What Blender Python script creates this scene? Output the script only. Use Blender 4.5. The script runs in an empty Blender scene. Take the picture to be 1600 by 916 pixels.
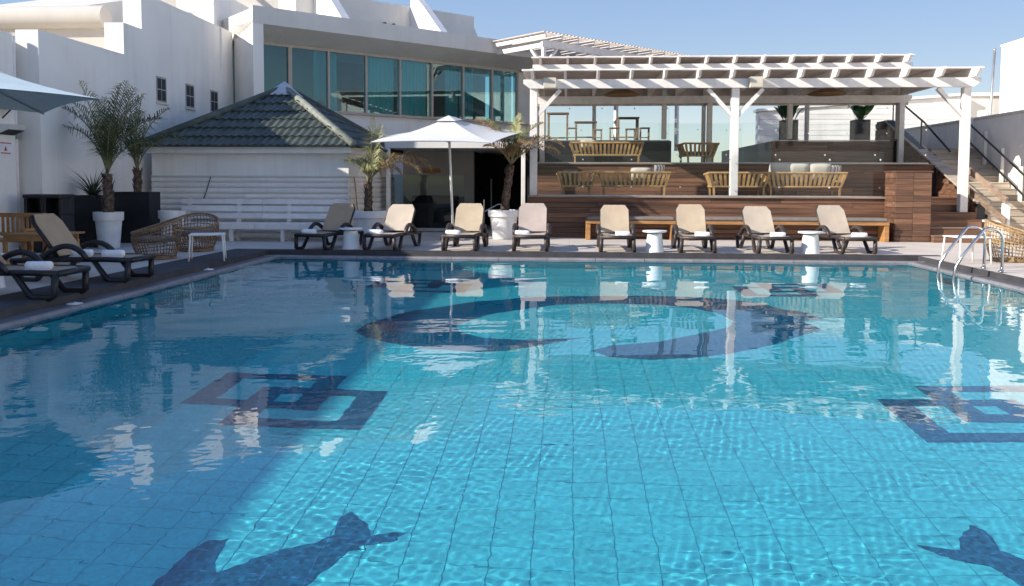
import bpy, math, random
import numpy as np
from mathutils import Vector, Matrix, Euler
sc = bpy.context.scene
COL = sc.collection
R = math.radians
random.seed(7)

# ------------------------------------------------------------------ camera, sky, sun, exposure
cam = bpy.data.cameras.new('camera')
cam_o = bpy.data.objects.new('camera', cam); COL.objects.link(cam_o)
cam_o.location = (0, 0, 1.48)
cam_o.rotation_euler = (Matrix.Rotation(R(3.96), 3, 'Z') @ Matrix.Rotation(R(90 - 3.3), 3, 'X') @ Matrix.Rotation(R(.2), 3, 'Z')).to_euler()
cam.sensor_width = 36; cam.lens = 1300 / 1600 * 36; cam.shift_y = -98 / 1600
cam.clip_start = .05; cam.clip_end = 2000
sc.camera = cam_o

SUN = Vector((-.80, -.36, .43)).normalized()
world = bpy.data.worlds.new('World'); sc.world = world; world.use_nodes = True
wn = world.node_tree
sky = wn.nodes.new('ShaderNodeTexSky'); sky.sky_type = 'NISHITA'; sky.sun_disc = False
sky.sun_elevation = math.asin(SUN.z); sky.sun_rotation = math.atan2(SUN.x, SUN.y)
sky.altitude = 200; sky.air_density = 1.0; sky.dust_density = .2; sky.ozone_density = 2.2
gm = wn.nodes.new('ShaderNodeGamma'); gm.inputs[1].default_value = .22      # softer contrast between horizon and zenith, all round
wn.links.new(sky.outputs[0], gm.inputs[0]); hs = wn.nodes.new('ShaderNodeHueSaturation'); hs.inputs['Saturation'].default_value = 3.2; hs.inputs['Hue'].default_value = .525
wn.links.new(gm.outputs[0], hs.inputs['Color']); wn.links.new(hs.outputs[0], wn.nodes['Background'].inputs[0])
wn.nodes['Background'].inputs[1].default_value = .15

sun_d = bpy.data.lights.new('sun', 'SUN'); sun_d.energy = 2.1; sun_d.angle = R(.5); sun_d.color = (1, .94, .85)
sun_d.cycles.is_caustics_light = True
sun = bpy.data.objects.new('sun', sun_d); COL.objects.link(sun)
sun.rotation_euler = SUN.to_track_quat('Z', 'Y').to_euler()

sc.view_settings.view_transform = 'Standard'; sc.view_settings.look = 'None'
sc.view_settings.exposure = 1.9; sc.view_settings.gamma = 1
sc.cycles.use_denoising = True
sc.cycles.max_bounces = 10; sc.cycles.diffuse_bounces = 6; sc.cycles.transparent_max_bounces = 24
sc.cycles.sample_clamp_indirect = 6

# ------------------------------------------------------------------ materials
MATS = {}
def mat(name, col, rough=.6, var=.12, scale=3., bump=0., bscale=60., spec=.4, metal=0., col2=None, stretch=None, rand=0., coat=0., detail=4):
    """principled material: two-tone noise, optional grain direction, optional change from piece to piece, fine relief"""
    m = bpy.data.materials.new(name); m.use_nodes = True; MATS[name] = m
    nt = m.node_tree; N = nt.nodes; L = nt.links; b = N['Principled BSDF']
    b.inputs['Roughness'].default_value = rough; b.inputs['Metallic'].default_value = metal
    b.inputs['Specular IOR Level'].default_value = spec; b.inputs['Coat Weight'].default_value = coat
    tc = N.new('ShaderNodeTexCoord'); mp = N.new('ShaderNodeMapping'); L.new(tc.outputs['Object'], mp.inputs[0])
    if stretch: mp.inputs['Scale'].default_value = stretch
    c2 = col2 or tuple(c * (1 - 2.2 * var) for c in col)
    nz = N.new('ShaderNodeTexNoise'); nz.inputs['Scale'].default_value = scale; nz.inputs['Detail'].default_value = detail
    L.new(mp.outputs[0], nz.inputs['Vector'])
    rp = N.new('ShaderNodeValToRGB'); rp.color_ramp.elements[0].position = .33; rp.color_ramp.elements[1].position = .68
    rp.color_ramp.elements[0].color = (*c2, 1); rp.color_ramp.elements[1].color = (*col, 1)
    L.new(nz.outputs['Fac'], rp.inputs[0]); out = rp.outputs[0]
    if rand:
        oi = N.new('ShaderNodeObjectInfo'); mr = N.new('ShaderNodeMapRange')
        mr.inputs['To Min'].default_value = 1 - rand; mr.inputs['To Max'].default_value = 1 + rand
        L.new(oi.outputs['Random'], mr.inputs['Value'])
        mx = N.new('ShaderNodeVectorMath'); mx.operation = 'SCALE'
        L.new(out, mx.inputs[0]); L.new(mr.outputs[0], mx.inputs['Scale']); out = mx.outputs[0]
        ad = N.new('ShaderNodeVectorMath'); ad.operation = 'SCALE'; ad.inputs['Scale'].default_value = 37.
        cb = N.new('ShaderNodeCombineXYZ')
        for k in range(3): L.new(oi.outputs['Random'], cb.inputs[k])
        L.new(cb.outputs[0], ad.inputs[0]); L.new(ad.outputs[0], mp.inputs['Location'])
    L.new(out, b.inputs['Base Color'])
    if bump:
        n2 = N.new('ShaderNodeTexNoise'); n2.inputs['Scale'].default_value = bscale; n2.inputs['Detail'].default_value = 5
        L.new(mp.outputs[0], n2.inputs['Vector'])
        bp = N.new('ShaderNodeBump'); bp.inputs['Strength'].default_value = bump; bp.inputs['Distance'].default_value = .01
        L.new(n2.outputs['Fac'], bp.inputs['Height']); L.new(bp.outputs[0], b.inputs['Normal'])
    return m
def grid_lines(m, wx, wy, line, colour, axes='XY', ox=0., oy=0.):
    """joints of a flat tiling: mixes a joint colour over the material's base colour"""
    nt = m.node_tree; N = nt.nodes; L = nt.links; b = N['Principled BSDF']
    tc = N.new('ShaderNodeTexCoord'); sx = N.new('ShaderNodeSeparateXYZ'); L.new(tc.outputs['Object'], sx.inputs[0])
    fs = []
    for ax, w, o in ((axes[0], wx, ox), (axes[1], wy, oy)):
        a = N.new('ShaderNodeMath'); a.operation = 'SUBTRACT'; L.new(sx.outputs[ax], a.inputs[0]); a.inputs[1].default_value = o
        p = N.new('ShaderNodeMath'); p.operation = 'PINGPONG'; L.new(a.outputs[0], p.inputs[0]); p.inputs[1].default_value = w / 2
        c = N.new('ShaderNodeMath'); c.operation = 'LESS_THAN'; L.new(p.outputs[0], c.inputs[0]); c.inputs[1].default_value = line / 2
        fs.append(c)
    mx = N.new('ShaderNodeMath'); mx.operation = 'MAXIMUM'; L.new(fs[0].outputs[0], mx.inputs[0]); L.new(fs[1].outputs[0], mx.inputs[1])
    mix = N.new('ShaderNodeMix'); mix.data_type = 'RGBA'
    src = b.inputs['Base Color'].links[0].from_socket
    L.new(mx.outputs[0], mix.inputs['Factor']); L.new(src, mix.inputs['A']); mix.inputs['B'].default_value = (*colour, 1)
    L.new(mix.outputs['Result'], b.inputs['Base Color'])
    return m
def streaks(m, amount=.22, colour=(.42, .38, .33)):
    """rain streaks and blotches running down a plastered wall"""
    nt = m.node_tree; N = nt.nodes; L = nt.links; b = N['Principled BSDF']
    tc = N.new('ShaderNodeTexCoord'); mp = N.new('ShaderNodeMapping'); L.new(tc.outputs['Object'], mp.inputs[0]); mp.inputs['Scale'].default_value = (2.6, 2.6, .16)
    a = N.new('ShaderNodeTexNoise'); a.inputs['Scale'].default_value = 1.6; a.inputs['Detail'].default_value = 7; a.inputs['Roughness'].default_value = .65; L.new(mp.outputs[0], a.inputs['Vector'])
    c = N.new('ShaderNodeTexNoise'); c.inputs['Scale'].default_value = .55; c.inputs['Detail'].default_value = 5; L.new(tc.outputs['Object'], c.inputs['Vector'])
    mu = N.new('ShaderNodeMath'); mu.operation = 'MULTIPLY'; L.new(a.outputs['Fac'], mu.inputs[0]); L.new(c.outputs['Fac'], mu.inputs[1])
    mr = N.new('ShaderNodeMapRange'); mr.inputs['From Min'].default_value = .24; mr.inputs['From Max'].default_value = .42; mr.inputs['To Max'].default_value = amount; L.new(mu.outputs[0], mr.inputs['Value'])
    mix = N.new('ShaderNodeMix'); mix.data_type = 'RGBA'; src = b.inputs['Base Color'].links[0].from_socket
    L.new(mr.outputs[0], mix.inputs['Factor']); L.new(src, mix.inputs['A']); mix.inputs['B'].default_value = (*colour, 1); L.new(mix.outputs['Result'], b.inputs['Base Color'])
def tesserae(m, size=.025, amt=.16):
    """each small glass piece of the mosaic sheet takes its own shade"""
    nt = m.node_tree; N = nt.nodes; L = nt.links; b = N['Principled BSDF']
    tc = N.new('ShaderNodeTexCoord'); sc_ = N.new('ShaderNodeVectorMath'); sc_.operation = 'SCALE'; sc_.inputs['Scale'].default_value = 1 / size; L.new(tc.outputs['Object'], sc_.inputs[0])
    fl = N.new('ShaderNodeVectorMath'); fl.operation = 'FLOOR'; L.new(sc_.outputs[0], fl.inputs[0])
    oi = N.new('ShaderNodeObjectInfo'); ad = N.new('ShaderNodeVectorMath'); ad.operation = 'ADD'; L.new(fl.outputs[0], ad.inputs[0]); L.new(oi.outputs['Location'], ad.inputs[1])
    wn_ = N.new('ShaderNodeTexWhiteNoise'); L.new(ad.outputs[0], wn_.inputs['Vector'])
    mr = N.new('ShaderNodeMapRange'); mr.inputs['To Min'].default_value = 1 - amt; mr.inputs['To Max'].default_value = 1 + amt; L.new(wn_.outputs['Value'], mr.inputs['Value'])
    v = N.new('ShaderNodeVectorMath'); v.operation = 'SCALE'; src = b.inputs['Base Color'].links[0].from_socket
    L.new(src, v.inputs[0]); L.new(mr.outputs[0], v.inputs['Scale']); L.new(v.outputs[0], b.inputs['Base Color'])
def glass(name, tint, refl=1.0, rough=0., ior=1.5):
    m = bpy.data.materials.new(name); m.use_nodes = True; MATS[name] = m
    nt = m.node_tree; N = nt.nodes; L = nt.links; N.remove(N['Principled BSDF'])
    t = N.new('ShaderNodeBsdfTransparent'); t.inputs[0].default_value = (*tint, 1)
    g = N.new('ShaderNodeBsdfGlossy'); g.inputs['Roughness'].default_value = rough; g.inputs[0].default_value = (1, 1, 1, 1)
    f = N.new('ShaderNodeFresnel'); f.inputs['IOR'].default_value = ior
    k = N.new('ShaderNodeMath'); k.operation = 'MULTIPLY'; k.use_clamp = True; k.inputs[1].default_value = refl; L.new(f.outputs[0], k.inputs[0])
    mx = N.new('ShaderNodeMixShader'); L.new(k.outputs[0], mx.inputs[0]); L.new(t.outputs[0], mx.inputs[1]); L.new(g.outputs[0], mx.inputs[2])
    L.new(mx.outputs[0], N['Material Output'].inputs[0])
    return m

mat('stucco', (.87, .83, .77), .85, .04, .7, .25, 90)
mat('stucco_warm', (.60, .555, .50), .85, .05, .6, .25, 90)
mat('stucco_grey', (.68, .65, .605), .85, .05, .8, .2, 90)
mat('white_paint', (.84, .81, .77), .5, .05, 4, .06, 40)
mat('white_wood', (.78, .735, .69), .6, .06, 6, .1, 40, stretch=(1, 1, 1), rand=.05)
mat('siding', (.81, .775, .73), .55, .06, 2.2, .1, 40, stretch=(.4, 1, 3), rand=.05)
mat('pergola_lath', (.58, .50, .44), .7, .12, 5, rand=0)
mat('deck_tile', (.60, .535, .47), .65, .07, 1.4, .1, 50)
grid_lines(MATS['deck_tile'], .6, .6, .008, (.40, .37, .34))
mat('sand_ground', (.48, .42, .34), .95, .1, .05, .2, 3)
mat('far_scrub', (.10, .11, .09), .95, .3, .08)
mat('dark_mat', (.060, .058, .064), .8, .15, 4, .4, 160)
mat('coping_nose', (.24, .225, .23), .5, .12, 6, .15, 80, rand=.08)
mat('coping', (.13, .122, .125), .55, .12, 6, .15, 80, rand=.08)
mat('pool_grout', (.05, .42, .52), .7, .1)
mat('pool_tile', (.066, .545, .635), .25, .05, 9, rand=.05)
mat('pool_tile_field', (.066, .545, .635), .25, .05, 9)
mat('band_tile', (.02, .26, .34), .25, .08, 9, rand=.12)
mat('navy_tile', (.008, .125, .235), .25, .12, 14)
grid_lines(MATS['navy_tile'], .25, .224, .006, (.04, .15, .34), 'XY', .039, 4.69)
mat('navy_stripe', (.012, .03, .12), .25, .15, 14)
mat('plank', (.20, .098, .056), .6, .2, 2.2, .3, 30, col2=(.085, .045, .029), stretch=(.35, 2, 7), rand=.34)
mat('plank_grey', (.30, .22, .16), .7, .2, 2.2, .3, 30, col2=(.17, .115, .08), stretch=(.35, 2, 7), rand=.25)
mat('dark_panel', (.022, .024, .030), .5, .2, 2, rand=.1)
mat('stair_wood', (.55, .46, .36), .7, .2, 3, .2, 40, stretch=(.4, 3, 3), rand=.15)
mat('teak', (.43, .215, .08), .5, .15, 3, .15, 40, stretch=(1, 1, 5), rand=.12)
mat('sofa_wood', (.47, .29, .125), .55, .15, 6, rand=.18)
mat('sofa_rope', (.36, .28, .19), .8, .2, 30, rand=.1)
mat('cushion', (.50, .47, .40), .9, .06, 8, .2, 200)
mat('cushion_grey', (.19, .165, .15), .9, .08, 8, .2, 200)
mat('cushion_stripe', (.72, .70, .66), .9, .06, 8, .2, 200)
grid_lines(MATS['cushion_stripe'], .11, 9, .04, (.10, .09, .085))
mat('lounger_frame', (.055, .040, .034), .45, .2, 12)
mat('lounger_black', (.020, .018, .020), .45, .2, 12)
mat('sling_tan', (.48, .38, .265), .8, .05, 5, .35, 260)
mat('sling_beige', (.50, .415, .325), .8, .05, 5, .35, 260)
mat('sling_pink', (.46, .375, .325), .8, .05, 5, .35, 260)
mat('sling_brown', (.42, .31, .20), .8, .05, 5, .35, 260)
mat('towel', (.84, .84, .86), .95, .04, 20, .5, 180)
mat('wicker', (.46, .30, .15), .6, .25, 26, rand=.08)
mat('wicker_brown', (.30, .185, .105), .6, .25, 26, rand=.08)
mat('wicker_lamp', (.30, .17, .07), .7, .25, 26)
mat('white_plastic', (.80, .80, .79), .35, .03, 6)
mat('pot_white', (.76, .75, .73), .5, .05, 5)
mat('soil', (.05, .035, .025), .95, .3, 20, .6, 40)
mat('black_plastic', (.016, .016, .018), .45, .2, 6)
mat('black_planter', (.020, .020, .024), .6, .3, 2, .2, 30)
mat('grey_planter', (.05, .05, .055), .7, .2, 4)
mat('black_metal', (.02, .02, .02), .4, .1)
mat('steel', (.62, .62, .62), .18, .05, 5, metal=1.)
mat('grey_metal', (.45, .45, .45), .4, .1, 5, metal=.7)
mat('alu_frame', (.46, .40, .35), .45, .06, 5)
mat('roof_tile', (.070, .086, .068), .55, .25, 3, .2, 40, spec=.5, rand=.22)
mat('roof_hip_sunlit', (.26, .27, .22), .6, .2, 5)
mat('roof_peak', (.50, .52, .54), .5, .1, 5)
mat('parasol', (.62, .61, .59), .85, .03, 4, .15, 250)
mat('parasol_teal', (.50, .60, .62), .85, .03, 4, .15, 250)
mat('curtain', (.30, .55, .57), .9, .12, 5, stretch=(14, 1, .3))
mat('curtain_pale', (.48, .74, .72), .9, .12, 5, stretch=(14, 1, .3))
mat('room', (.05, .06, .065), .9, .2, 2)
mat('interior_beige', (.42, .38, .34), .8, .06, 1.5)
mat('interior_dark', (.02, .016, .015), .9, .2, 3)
mat('palm_leaf', (.105, .125, .035), .55, .3, 4, rand=.25)
mat('palm_dry', (.46, .27, .12), .8, .3, 5, rand=.2)
mat('palm_pale', (.38, .37, .14), .6, .3, 5, rand=.2)
mat('frond_stem', (.26, .24, .12), .6, .2, 8)
mat('trunk', (.185, .125, .085), .9, .4, 14, .9, 18)
mat('yucca_leaf', (.09, .13, .06), .5, .3, 5, rand=.2)
mat('banana_leaf', (.035, .15, .04), .4, .2, 5, rand=.15)
mat('sign_white', (.80, .78, .76), .5, .03)
mat('sign_red', (.55, .06, .05), .6, .1)
mat('beige_box', (.62, .56, .46), .6, .08)
glass('balustrade_glass', (.955, .97, .97), .2)
glass('clear_glass', (.66, .74, .72), .6)
glass('facade_glass', (.50, .80, .82), 1.7)

for k_ in ('stucco', 'stucco_warm', 'stucco_grey', 'siding', 'white_paint'): streaks(MATS[k_])
streaks(MATS['deck_tile'], .3, (.36, .33, .31)); streaks(MATS['pot_white'], .3, (.45, .38, .30)); streaks(MATS['roof_tile'], .45, (.14, .13, .10))
for k_ in ('pool_tile', 'pool_tile_field'): tesserae(MATS[k_], .025, .10)
tesserae(MATS['navy_tile'], .025, .35)

# ------------------------------------------------------------------ mesh helpers
class MB:
    def __init__(s): s.v = []; s.f = []
    def add(s, v, f):
        n = len(s.v); s.v += [tuple(p) for p in v]; s.f += [tuple(i + n for i in q) for q in f]; return s
    def hexa(s, p):   # 8 points: bottom ring ccw, top ring ccw
        return s.add(p, [(3, 2, 1, 0), (4, 5, 6, 7), (0, 1, 5, 4), (1, 2, 6, 5), (2, 3, 7, 6), (3, 0, 4, 7)])
    def box(s, x0, x1, y0, y1, z0, z1):
        return s.hexa([(x0, y0, z0), (x1, y0, z0), (x1, y1, z0), (x0, y1, z0), (x0, y0, z1), (x1, y0, z1), (x1, y1, z1), (x0, y1, z1)])
    def cbox(s, x0, x1, y0, y1, z0, z1, c=.01):   # box with every edge chamfered
        v = []; idx = {}
        for i, sx in enumerate((-1, 1)):
            for j, sy in enumerate((-1, 1)):
                for k, sz in enumerate((-1, 1)):
                    P = [(x0, x1)[i], (y0, y1)[j], (z0, z1)[k]]; S = (sx, sy, sz)
                    for a in range(3):
                        q = [P[m] - (0 if m == a else S[m] * c) for m in range(3)]
                        idx[(i, j, k, a)] = len(v); v.append(tuple(q))
        f = []
        for a in range(3):
            b, c2 = [m for m in range(3) if m != a]
            for side in (0, 1):
                q = []
                for (p, r) in ((0, 0), (1, 0), (1, 1), (0, 1)):
                    t = [0, 0, 0]; t[a] = side; t[b] = p; t[c2] = r; q.append(idx[(*t, a)])
                flip = (side == 0) != (a == 1)
                f.append(tuple(reversed(q)) if flip else tuple(q))
        for a in range(3):
            b, c2 = [m for m in range(3) if m != a]
            for p in (0, 1):
                for r in (0, 1):
                    t0 = [0, 0, 0]; t0[b] = p; t0[c2] = r; t1 = list(t0); t1[a] = 1
                    f.append((idx[(*t0, b)], idx[(*t1, b)], idx[(*t1, c2)], idx[(*t0, c2)]))
        for i in (0, 1):
            for j in (0, 1):
                for k in (0, 1): f.append((idx[(i, j, k, 0)], idx[(i, j, k, 1)], idx[(i, j, k, 2)]))
        return s.add(v, f)
    def beam(s, p, q, w, h, up=(0, 0, 1)):
        p = Vector(p); q = Vector(q); d = (q - p).normalized(); u = Vector(up)
        if abs(d.dot(u)) > .98: u = Vector((0, 1, 0))
        sd = d.cross(u).normalized() * w / 2; u = sd.cross(d).normalized() * h / 2
        return s.hexa([p - sd - u, p + sd - u, q + sd - u, q - sd - u, p - sd + u, p + sd + u, q + sd + u, q - sd + u])
    def tube(s, pts, r, n=8, closed=False, flat=1.):
        P = [Vector(p) for p in pts]; m = len(P); rr = r if hasattr(r, '__len__') else [r] * m
        v = []; f = []; prev = None
        for i in range(m):
            a = P[(i - 1) % m] if (closed or i > 0) else P[i]; b = P[(i + 1) % m] if (closed or i < m - 1) else P[i]
            t = (b - a).normalized()
            if prev is None:
                u = Vector((0, 0, 1)) if abs(t.z) < .9 else Vector((1, 0, 0))
            else: u = prev
            u = (u - t * u.dot(t)).normalized(); prev = u; w = t.cross(u)
            for k in range(n):
                g = 2 * math.pi * (k + .5) / n
                v.append(P[i] + (u * math.cos(g) + w * math.sin(g) * flat) * rr[i])
        for i in range(m if closed else m - 1):
            for k in range(n):
                a = i * n + k; b = i * n + (k + 1) % n; c = ((i + 1) % m) * n
                f.append((a, b, c + (k + 1) % n, c + k))
        if not closed: f += [tuple(reversed(range(n))), tuple(range((m - 1) * n, m * n))]
        return s.add(v, f)
    def lathe(s, prof, n=24, c=(0, 0, 0)):
        v = []; f = []; m = len(prof)
        for k in range(n):
            g = 2 * math.pi * k / n
            for r, z in prof: v.append((c[0] + r * math.cos(g), c[1] + r * math.sin(g), c[2] + z))
        for k in range(n):
            for i in range(m - 1):
                a = k * m + i; b = ((k + 1) % n) * m + i
                f.append((a, b, b + 1, a + 1))
        return s.add(v, f)
    def prism(s, poly, a0, a1, axis='z'):
        n = len(poly)
        def P(u, w, a): return {'z': (u, w, a), 'y': (u, a, w), 'x': (a, u, w)}[axis]
        v = [P(u, w, a0) for u, w in poly] + [P(u, w, a1) for u, w in poly]
        f = [tuple(reversed(range(n))), tuple(range(n, 2 * n))] + [(i, (i + 1) % n, n + (i + 1) % n, n + i) for i in range(n)]
        return s.add(v, f)
    def mesh(s, name, m, smooth=False, off=(0, 0, 0)):
        me = bpy.data.meshes.new(name)
        me.from_pydata([(x - off[0], y - off[1], z - off[2]) for x, y, z in s.v], [], s.f)
        import bmesh
        bm = bmesh.new(); bm.from_mesh(me); bmesh.ops.recalc_face_normals(bm, faces=bm.faces); bm.to_mesh(me); bm.free()
        me.materials.append(MATS[m])
        if smooth:
            me.polygons.foreach_set('use_smooth', [True] * len(me.polygons))
            if smooth is not True: me.set_sharp_from_angle(angle=R(smooth))
        return me
    def build(s, name, m, parent=None, smooth=False, world=True):
        """world: vertices are given in world axes and are moved into the (unturned) parent's frame"""
        off = (0, 0, 0)
        if world and parent is not None:
            q = parent; o = Vector((0, 0, 0))
            while q is not None: o += q.location; q = q.parent
            off = o
        return link(name, s.mesh(name, m, smooth, off), parent)
def link(name, me, parent=None, loc=None, rot=None):
    o = bpy.data.objects.new(name, me); COL.objects.link(o)
    if parent is not None: o.parent = parent
    if loc is not None: o.location = loc
    if rot is not None: o.rotation_euler = rot
    return o
def thing(name, label, cat, loc=(0, 0, 0), rz=0., group=None):
    o = bpy.data.objects.new(name, None); COL.objects.link(o); o.empty_display_size = .2
    o.location = loc; o.rotation_euler = (0, 0, rz)
    return tag(o, label, cat, group)
def tag(o, label, cat, group=None):
    o['label'] = label; o['category'] = cat
    if group: o['group'] = group
    return o
def struct(o): o['kind'] = 'structure'; return o
def stuff(o): o['kind'] = 'stuff'; return o
def copy_tree(o, parent=None):
    c = o.copy(); COL.objects.link(c); c.parent = parent
    for ch in list(o.children): copy_tree(ch, c)
    return c
def place(proto, first, label, loc, rz=0., group=None):
    o = proto if first else copy_tree(proto)
    o.location = loc; o.rotation_euler = (0, 0, rz); o['label'] = label
    if group: o['group'] = group
    return o
def B(x0, x1, y0, y1, z0, z1): return MB().box(x0, x1, y0, y1, z0, z1)
def CB(x0, x1, y0, y1, z0, z1, c=.01): return MB().cbox(x0, x1, y0, y1, z0, z1, c)
def caustic(o):
    o.cycles.is_caustics_receiver = True; return o

# ------------------------------------------------------------------ ground, deck, pool
PX0, PX1, PY0, PY1 = -6.12, 6.78, 1.0, 17.15        # water edge
ZW, ZF = -.12, -1.57                                # water level, pool floor
CW = .34                                            # coping width
def ring(x0, x1, y0, y1, hx0, hx1, hy0, hy1, z):
    m = MB()
    for a, b, c, d in ((x0, hx0, y0, y1), (hx1, x1, y0, y1), (hx0, hx1, y0, hy0), (hx0, hx1, hy1, y1)):
        m.add([(a, c, z), (b, c, z), (b, d, z), (a, d, z)], [(0, 1, 2, 3)])
    return m
struct(ring(-500, 500, -500, 900, PX0 - CW, PX1 + CW, PY0 - CW, PY1 + CW, -.03).build('ground', 'sand_ground'))
deck = struct(ring(-12.4, 22, -7, 36, PX0 - CW, PX1 + CW, PY0 - CW, PY1 + CW, 0).build('deck', 'deck_tile'))
dm = struct(B(-7.30, PX0 - CW, PY0, 17.75, .002, .006).build('dark_walkway', 'dark_mat'))
B(PX0 - CW, PX1 + CW + .5, PY1 + CW, 17.75, .002, .006).build('dark_walkway_edge', 'dark_mat', dm)

for b_ in ((PX0 - CW - .04, PX0 - CW, PY0, PY1 + CW + .04), (PX1 + CW, PX1 + CW + .04, PY0, PY1 + CW + .04), (PX0 - CW, PX1 + CW, PY1 + CW, PY1 + CW + .04)):
    B(*b_, -.17, .001).build('deck_edge', 'dark_mat', deck)
cop = struct(bpy.data.objects.new('coping', None)); COL.objects.link(cop)
def coping_stone(length):     # along +x, pool side at -y; rounded nose
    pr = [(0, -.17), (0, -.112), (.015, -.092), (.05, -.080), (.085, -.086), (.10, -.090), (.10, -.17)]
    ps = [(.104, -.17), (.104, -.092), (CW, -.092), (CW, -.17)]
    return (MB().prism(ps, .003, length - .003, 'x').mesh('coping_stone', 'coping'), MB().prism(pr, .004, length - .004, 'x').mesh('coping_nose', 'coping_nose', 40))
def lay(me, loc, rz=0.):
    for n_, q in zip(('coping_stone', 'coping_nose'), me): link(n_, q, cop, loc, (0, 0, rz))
c1 = coping_stone(1.0)
for k in range(17):
    ln = min(1.0, PY1 - PY0 - k) if k == 16 else 1.0
    me = c1 if ln == 1.0 else coping_stone(ln)
    lay(me, (PX0, PY0 + k, 0), R(90))                     # left: pool side faces +x
    lay(me, (PX1, PY0 + k + ln, 0), R(-90))
for k in range(14):
    x = PX0 - CW + k * 1.0; ln = min(1.0, PX1 + CW - x)
    if ln > .02: lay(c1 if ln == 1 else coping_stone(ln), (x, PY1, 0))
    if ln > .02: lay(c1 if ln == 1 else coping_stone(ln), (x + ln, PY0, 0), R(180))

pool_wall = struct(bpy.data.objects.new('pool_wall', None)); COL.objects.link(pool_wall)
for n_, b_ in (('wall_side', (PX0 - .3, PX0, PY0 - .3, PY1 + .3)), ('wall_side', (PX1, PX1 + .3, PY0 - .3, PY1 + .3)),
               ('wall_end', (PX0, PX1, PY1, PY1 + .3)), ('wall_end', (PX0, PX1, PY0 - .3, PY0))):
    caustic(B(*b_, ZF - .1, -.171).build(n_, 'pool_tile_field', pool_wall))
# upper tile band and the dark stripe under it
T = .16
side_t = CB(0, .010, .004, T - .004, -.31, 0, .003).mesh('band_tile', 'band_tile')
end_t = CB(.004, T - .004, -.010, 0, -.31, 0, .003).mesh('band_tile', 'band_tile')
far_side = MB()
y = PY0
while y < PY1 - T:
    if 7.4 < y < 17:
        caustic(link('band_tile', side_t, pool_wall, (PX0, y, -.172)))
    else: far_side.box(PX0, PX0 + .010, y + .004, y + T - .004, -.475, -.172)
    if 11.0 < y < 17: caustic(link('band_tile', side_t, pool_wall, (PX1 - .010, y, -.172)))
    else: far_side.box(PX1 - .010, PX1, y + .004, y + T - .004, -.475, -.172)
    y += T
x = PX0 + .02
while x < PX1 - T:
    caustic(link('band_tile', end_t, pool_wall, (x, PY1, -.172))); x += T
stuff(caustic(far_side.build('band_tile_field', 'band_tile', pool_wall)))
for b_ in ((PX0, PX0 + .012, PY0, PY1), (PX1 - .012, PX1, PY0, PY1), (PX0 + .02, PX1 - .02, PY1 - .012, PY1)):
    caustic(B(*b_, -.54, -.48).build('navy_stripe', 'navy_stripe', pool_wall))

pf = struct(bpy.data.objects.new('pool_floor', None)); COL.objects.link(pf)
caustic(B(PX0 - .3, PX1 + .3, PY0 - .3, PY1 + .3, ZF - .1, ZF - .006).build('grout_bed', 'pool_grout', pf))
TX, TY, G = .25, .224, .0056
tile_m = MB().hexa([(0, 0, -.006), (TX - G, 0, -.006), (TX - G, TY - G, -.006), (0, TY - G, -.006), (.001, .001, 0), (TX - G - .001, .001, 0), (TX - G - .001, TY - G - .001, 0), (.001, TY - G - .001, 0)]).mesh('floor_tile', 'pool_tile')
field = MB()
i0, i1 = math.ceil((PX0 - .039) / TX), math.floor((PX1 - .039) / TX)
j0, j1 = math.ceil((PY0 - 4.69) / TY), math.floor((PY1 - 4.69) / TY)
cand = []
for i in range(i0, i1):
    for j in range(j0, j1):
        x, y = .039 + i * TX, 4.69 + j * TY
        show = 4.0 < y < 12 and abs(x + .0) < .78 * y - .15
        cand.append((y if show else 99, x, y))
cand.sort()
for k, (kk, x, y) in enumerate(cand):
    if k < 300 and kk < 99: caustic(link('floor_tile', tile_m, pf, (x + G / 2, y + G / 2, ZF)))
    else:
        x += G / 2; y += G / 2
        field.add([(x, y, ZF), (x + TX - G, y, ZF), (x + TX - G, y + TY - G, ZF), (x, y + TY - G, ZF)], [(0, 1, 2, 3)])
stuff(caustic(field.build('floor_tile_field', 'pool_tile_field', pf)))
# mosaics set into the floor
def mosaic(name, polys):
    m = MB()
    for p in polys: m.prism(p, ZF + .002, ZF + .005)
    return caustic(m.build(name, 'navy_tile', pf))
CEN = .55
Cpts = [(-2.69, 10.25), (-2.66, 10.72), (-2.43, 11.32), (-2.22, 11.76), (-1.96, 12.01), (-1.64, 12.42), (-1.35, 12.72), (-0.98, 12.9), (-0.75, 13.08), (-0.25, 13.24), (0.38, 13.32), (0.92, 13.38), (1.46, 13.42), (1.99, 13.38), (2.48, 13.2), (2.91, 12.82), (3.07, 12.33), (3.34, 12.01), (3.48, 11.52), (3.14, 11.36), (3.2, 11.03), (3.21, 10.76), (2.75, 10.28), (2.48, 9.96), (2.24, 9.75), (1.77, 9.37), (1.38, 9.2), (0.91, 9.1), (0.45, 9.18), (0.26, 9.44), (0.48, 9.71), (1.09, 9.96), (1.55, 10.38), (2.08, 10.87), (2.22, 11.33), (2.13, 11.84), (1.84, 12.27), (1.38, 12.54), (0.62, 12.62), (0.3, 12.6), (-0.23, 12.4), (-0.69, 12.0), (-1.11, 11.57), (-1.38, 11.02), (-1.47, 10.68), (-1.38, 10.35), (-1.05, 10.02), (-0.57, 9.94), (-0.18, 10.03), (0.21, 10.17), (-0.37, 9.66), (-0.72, 9.40), (-1.08, 9.32), (-1.66, 9.42), (-2.06, 9.6), (-2.46, 9.9)]
mosaic('ring_mosaic', [Cpts])
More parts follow.
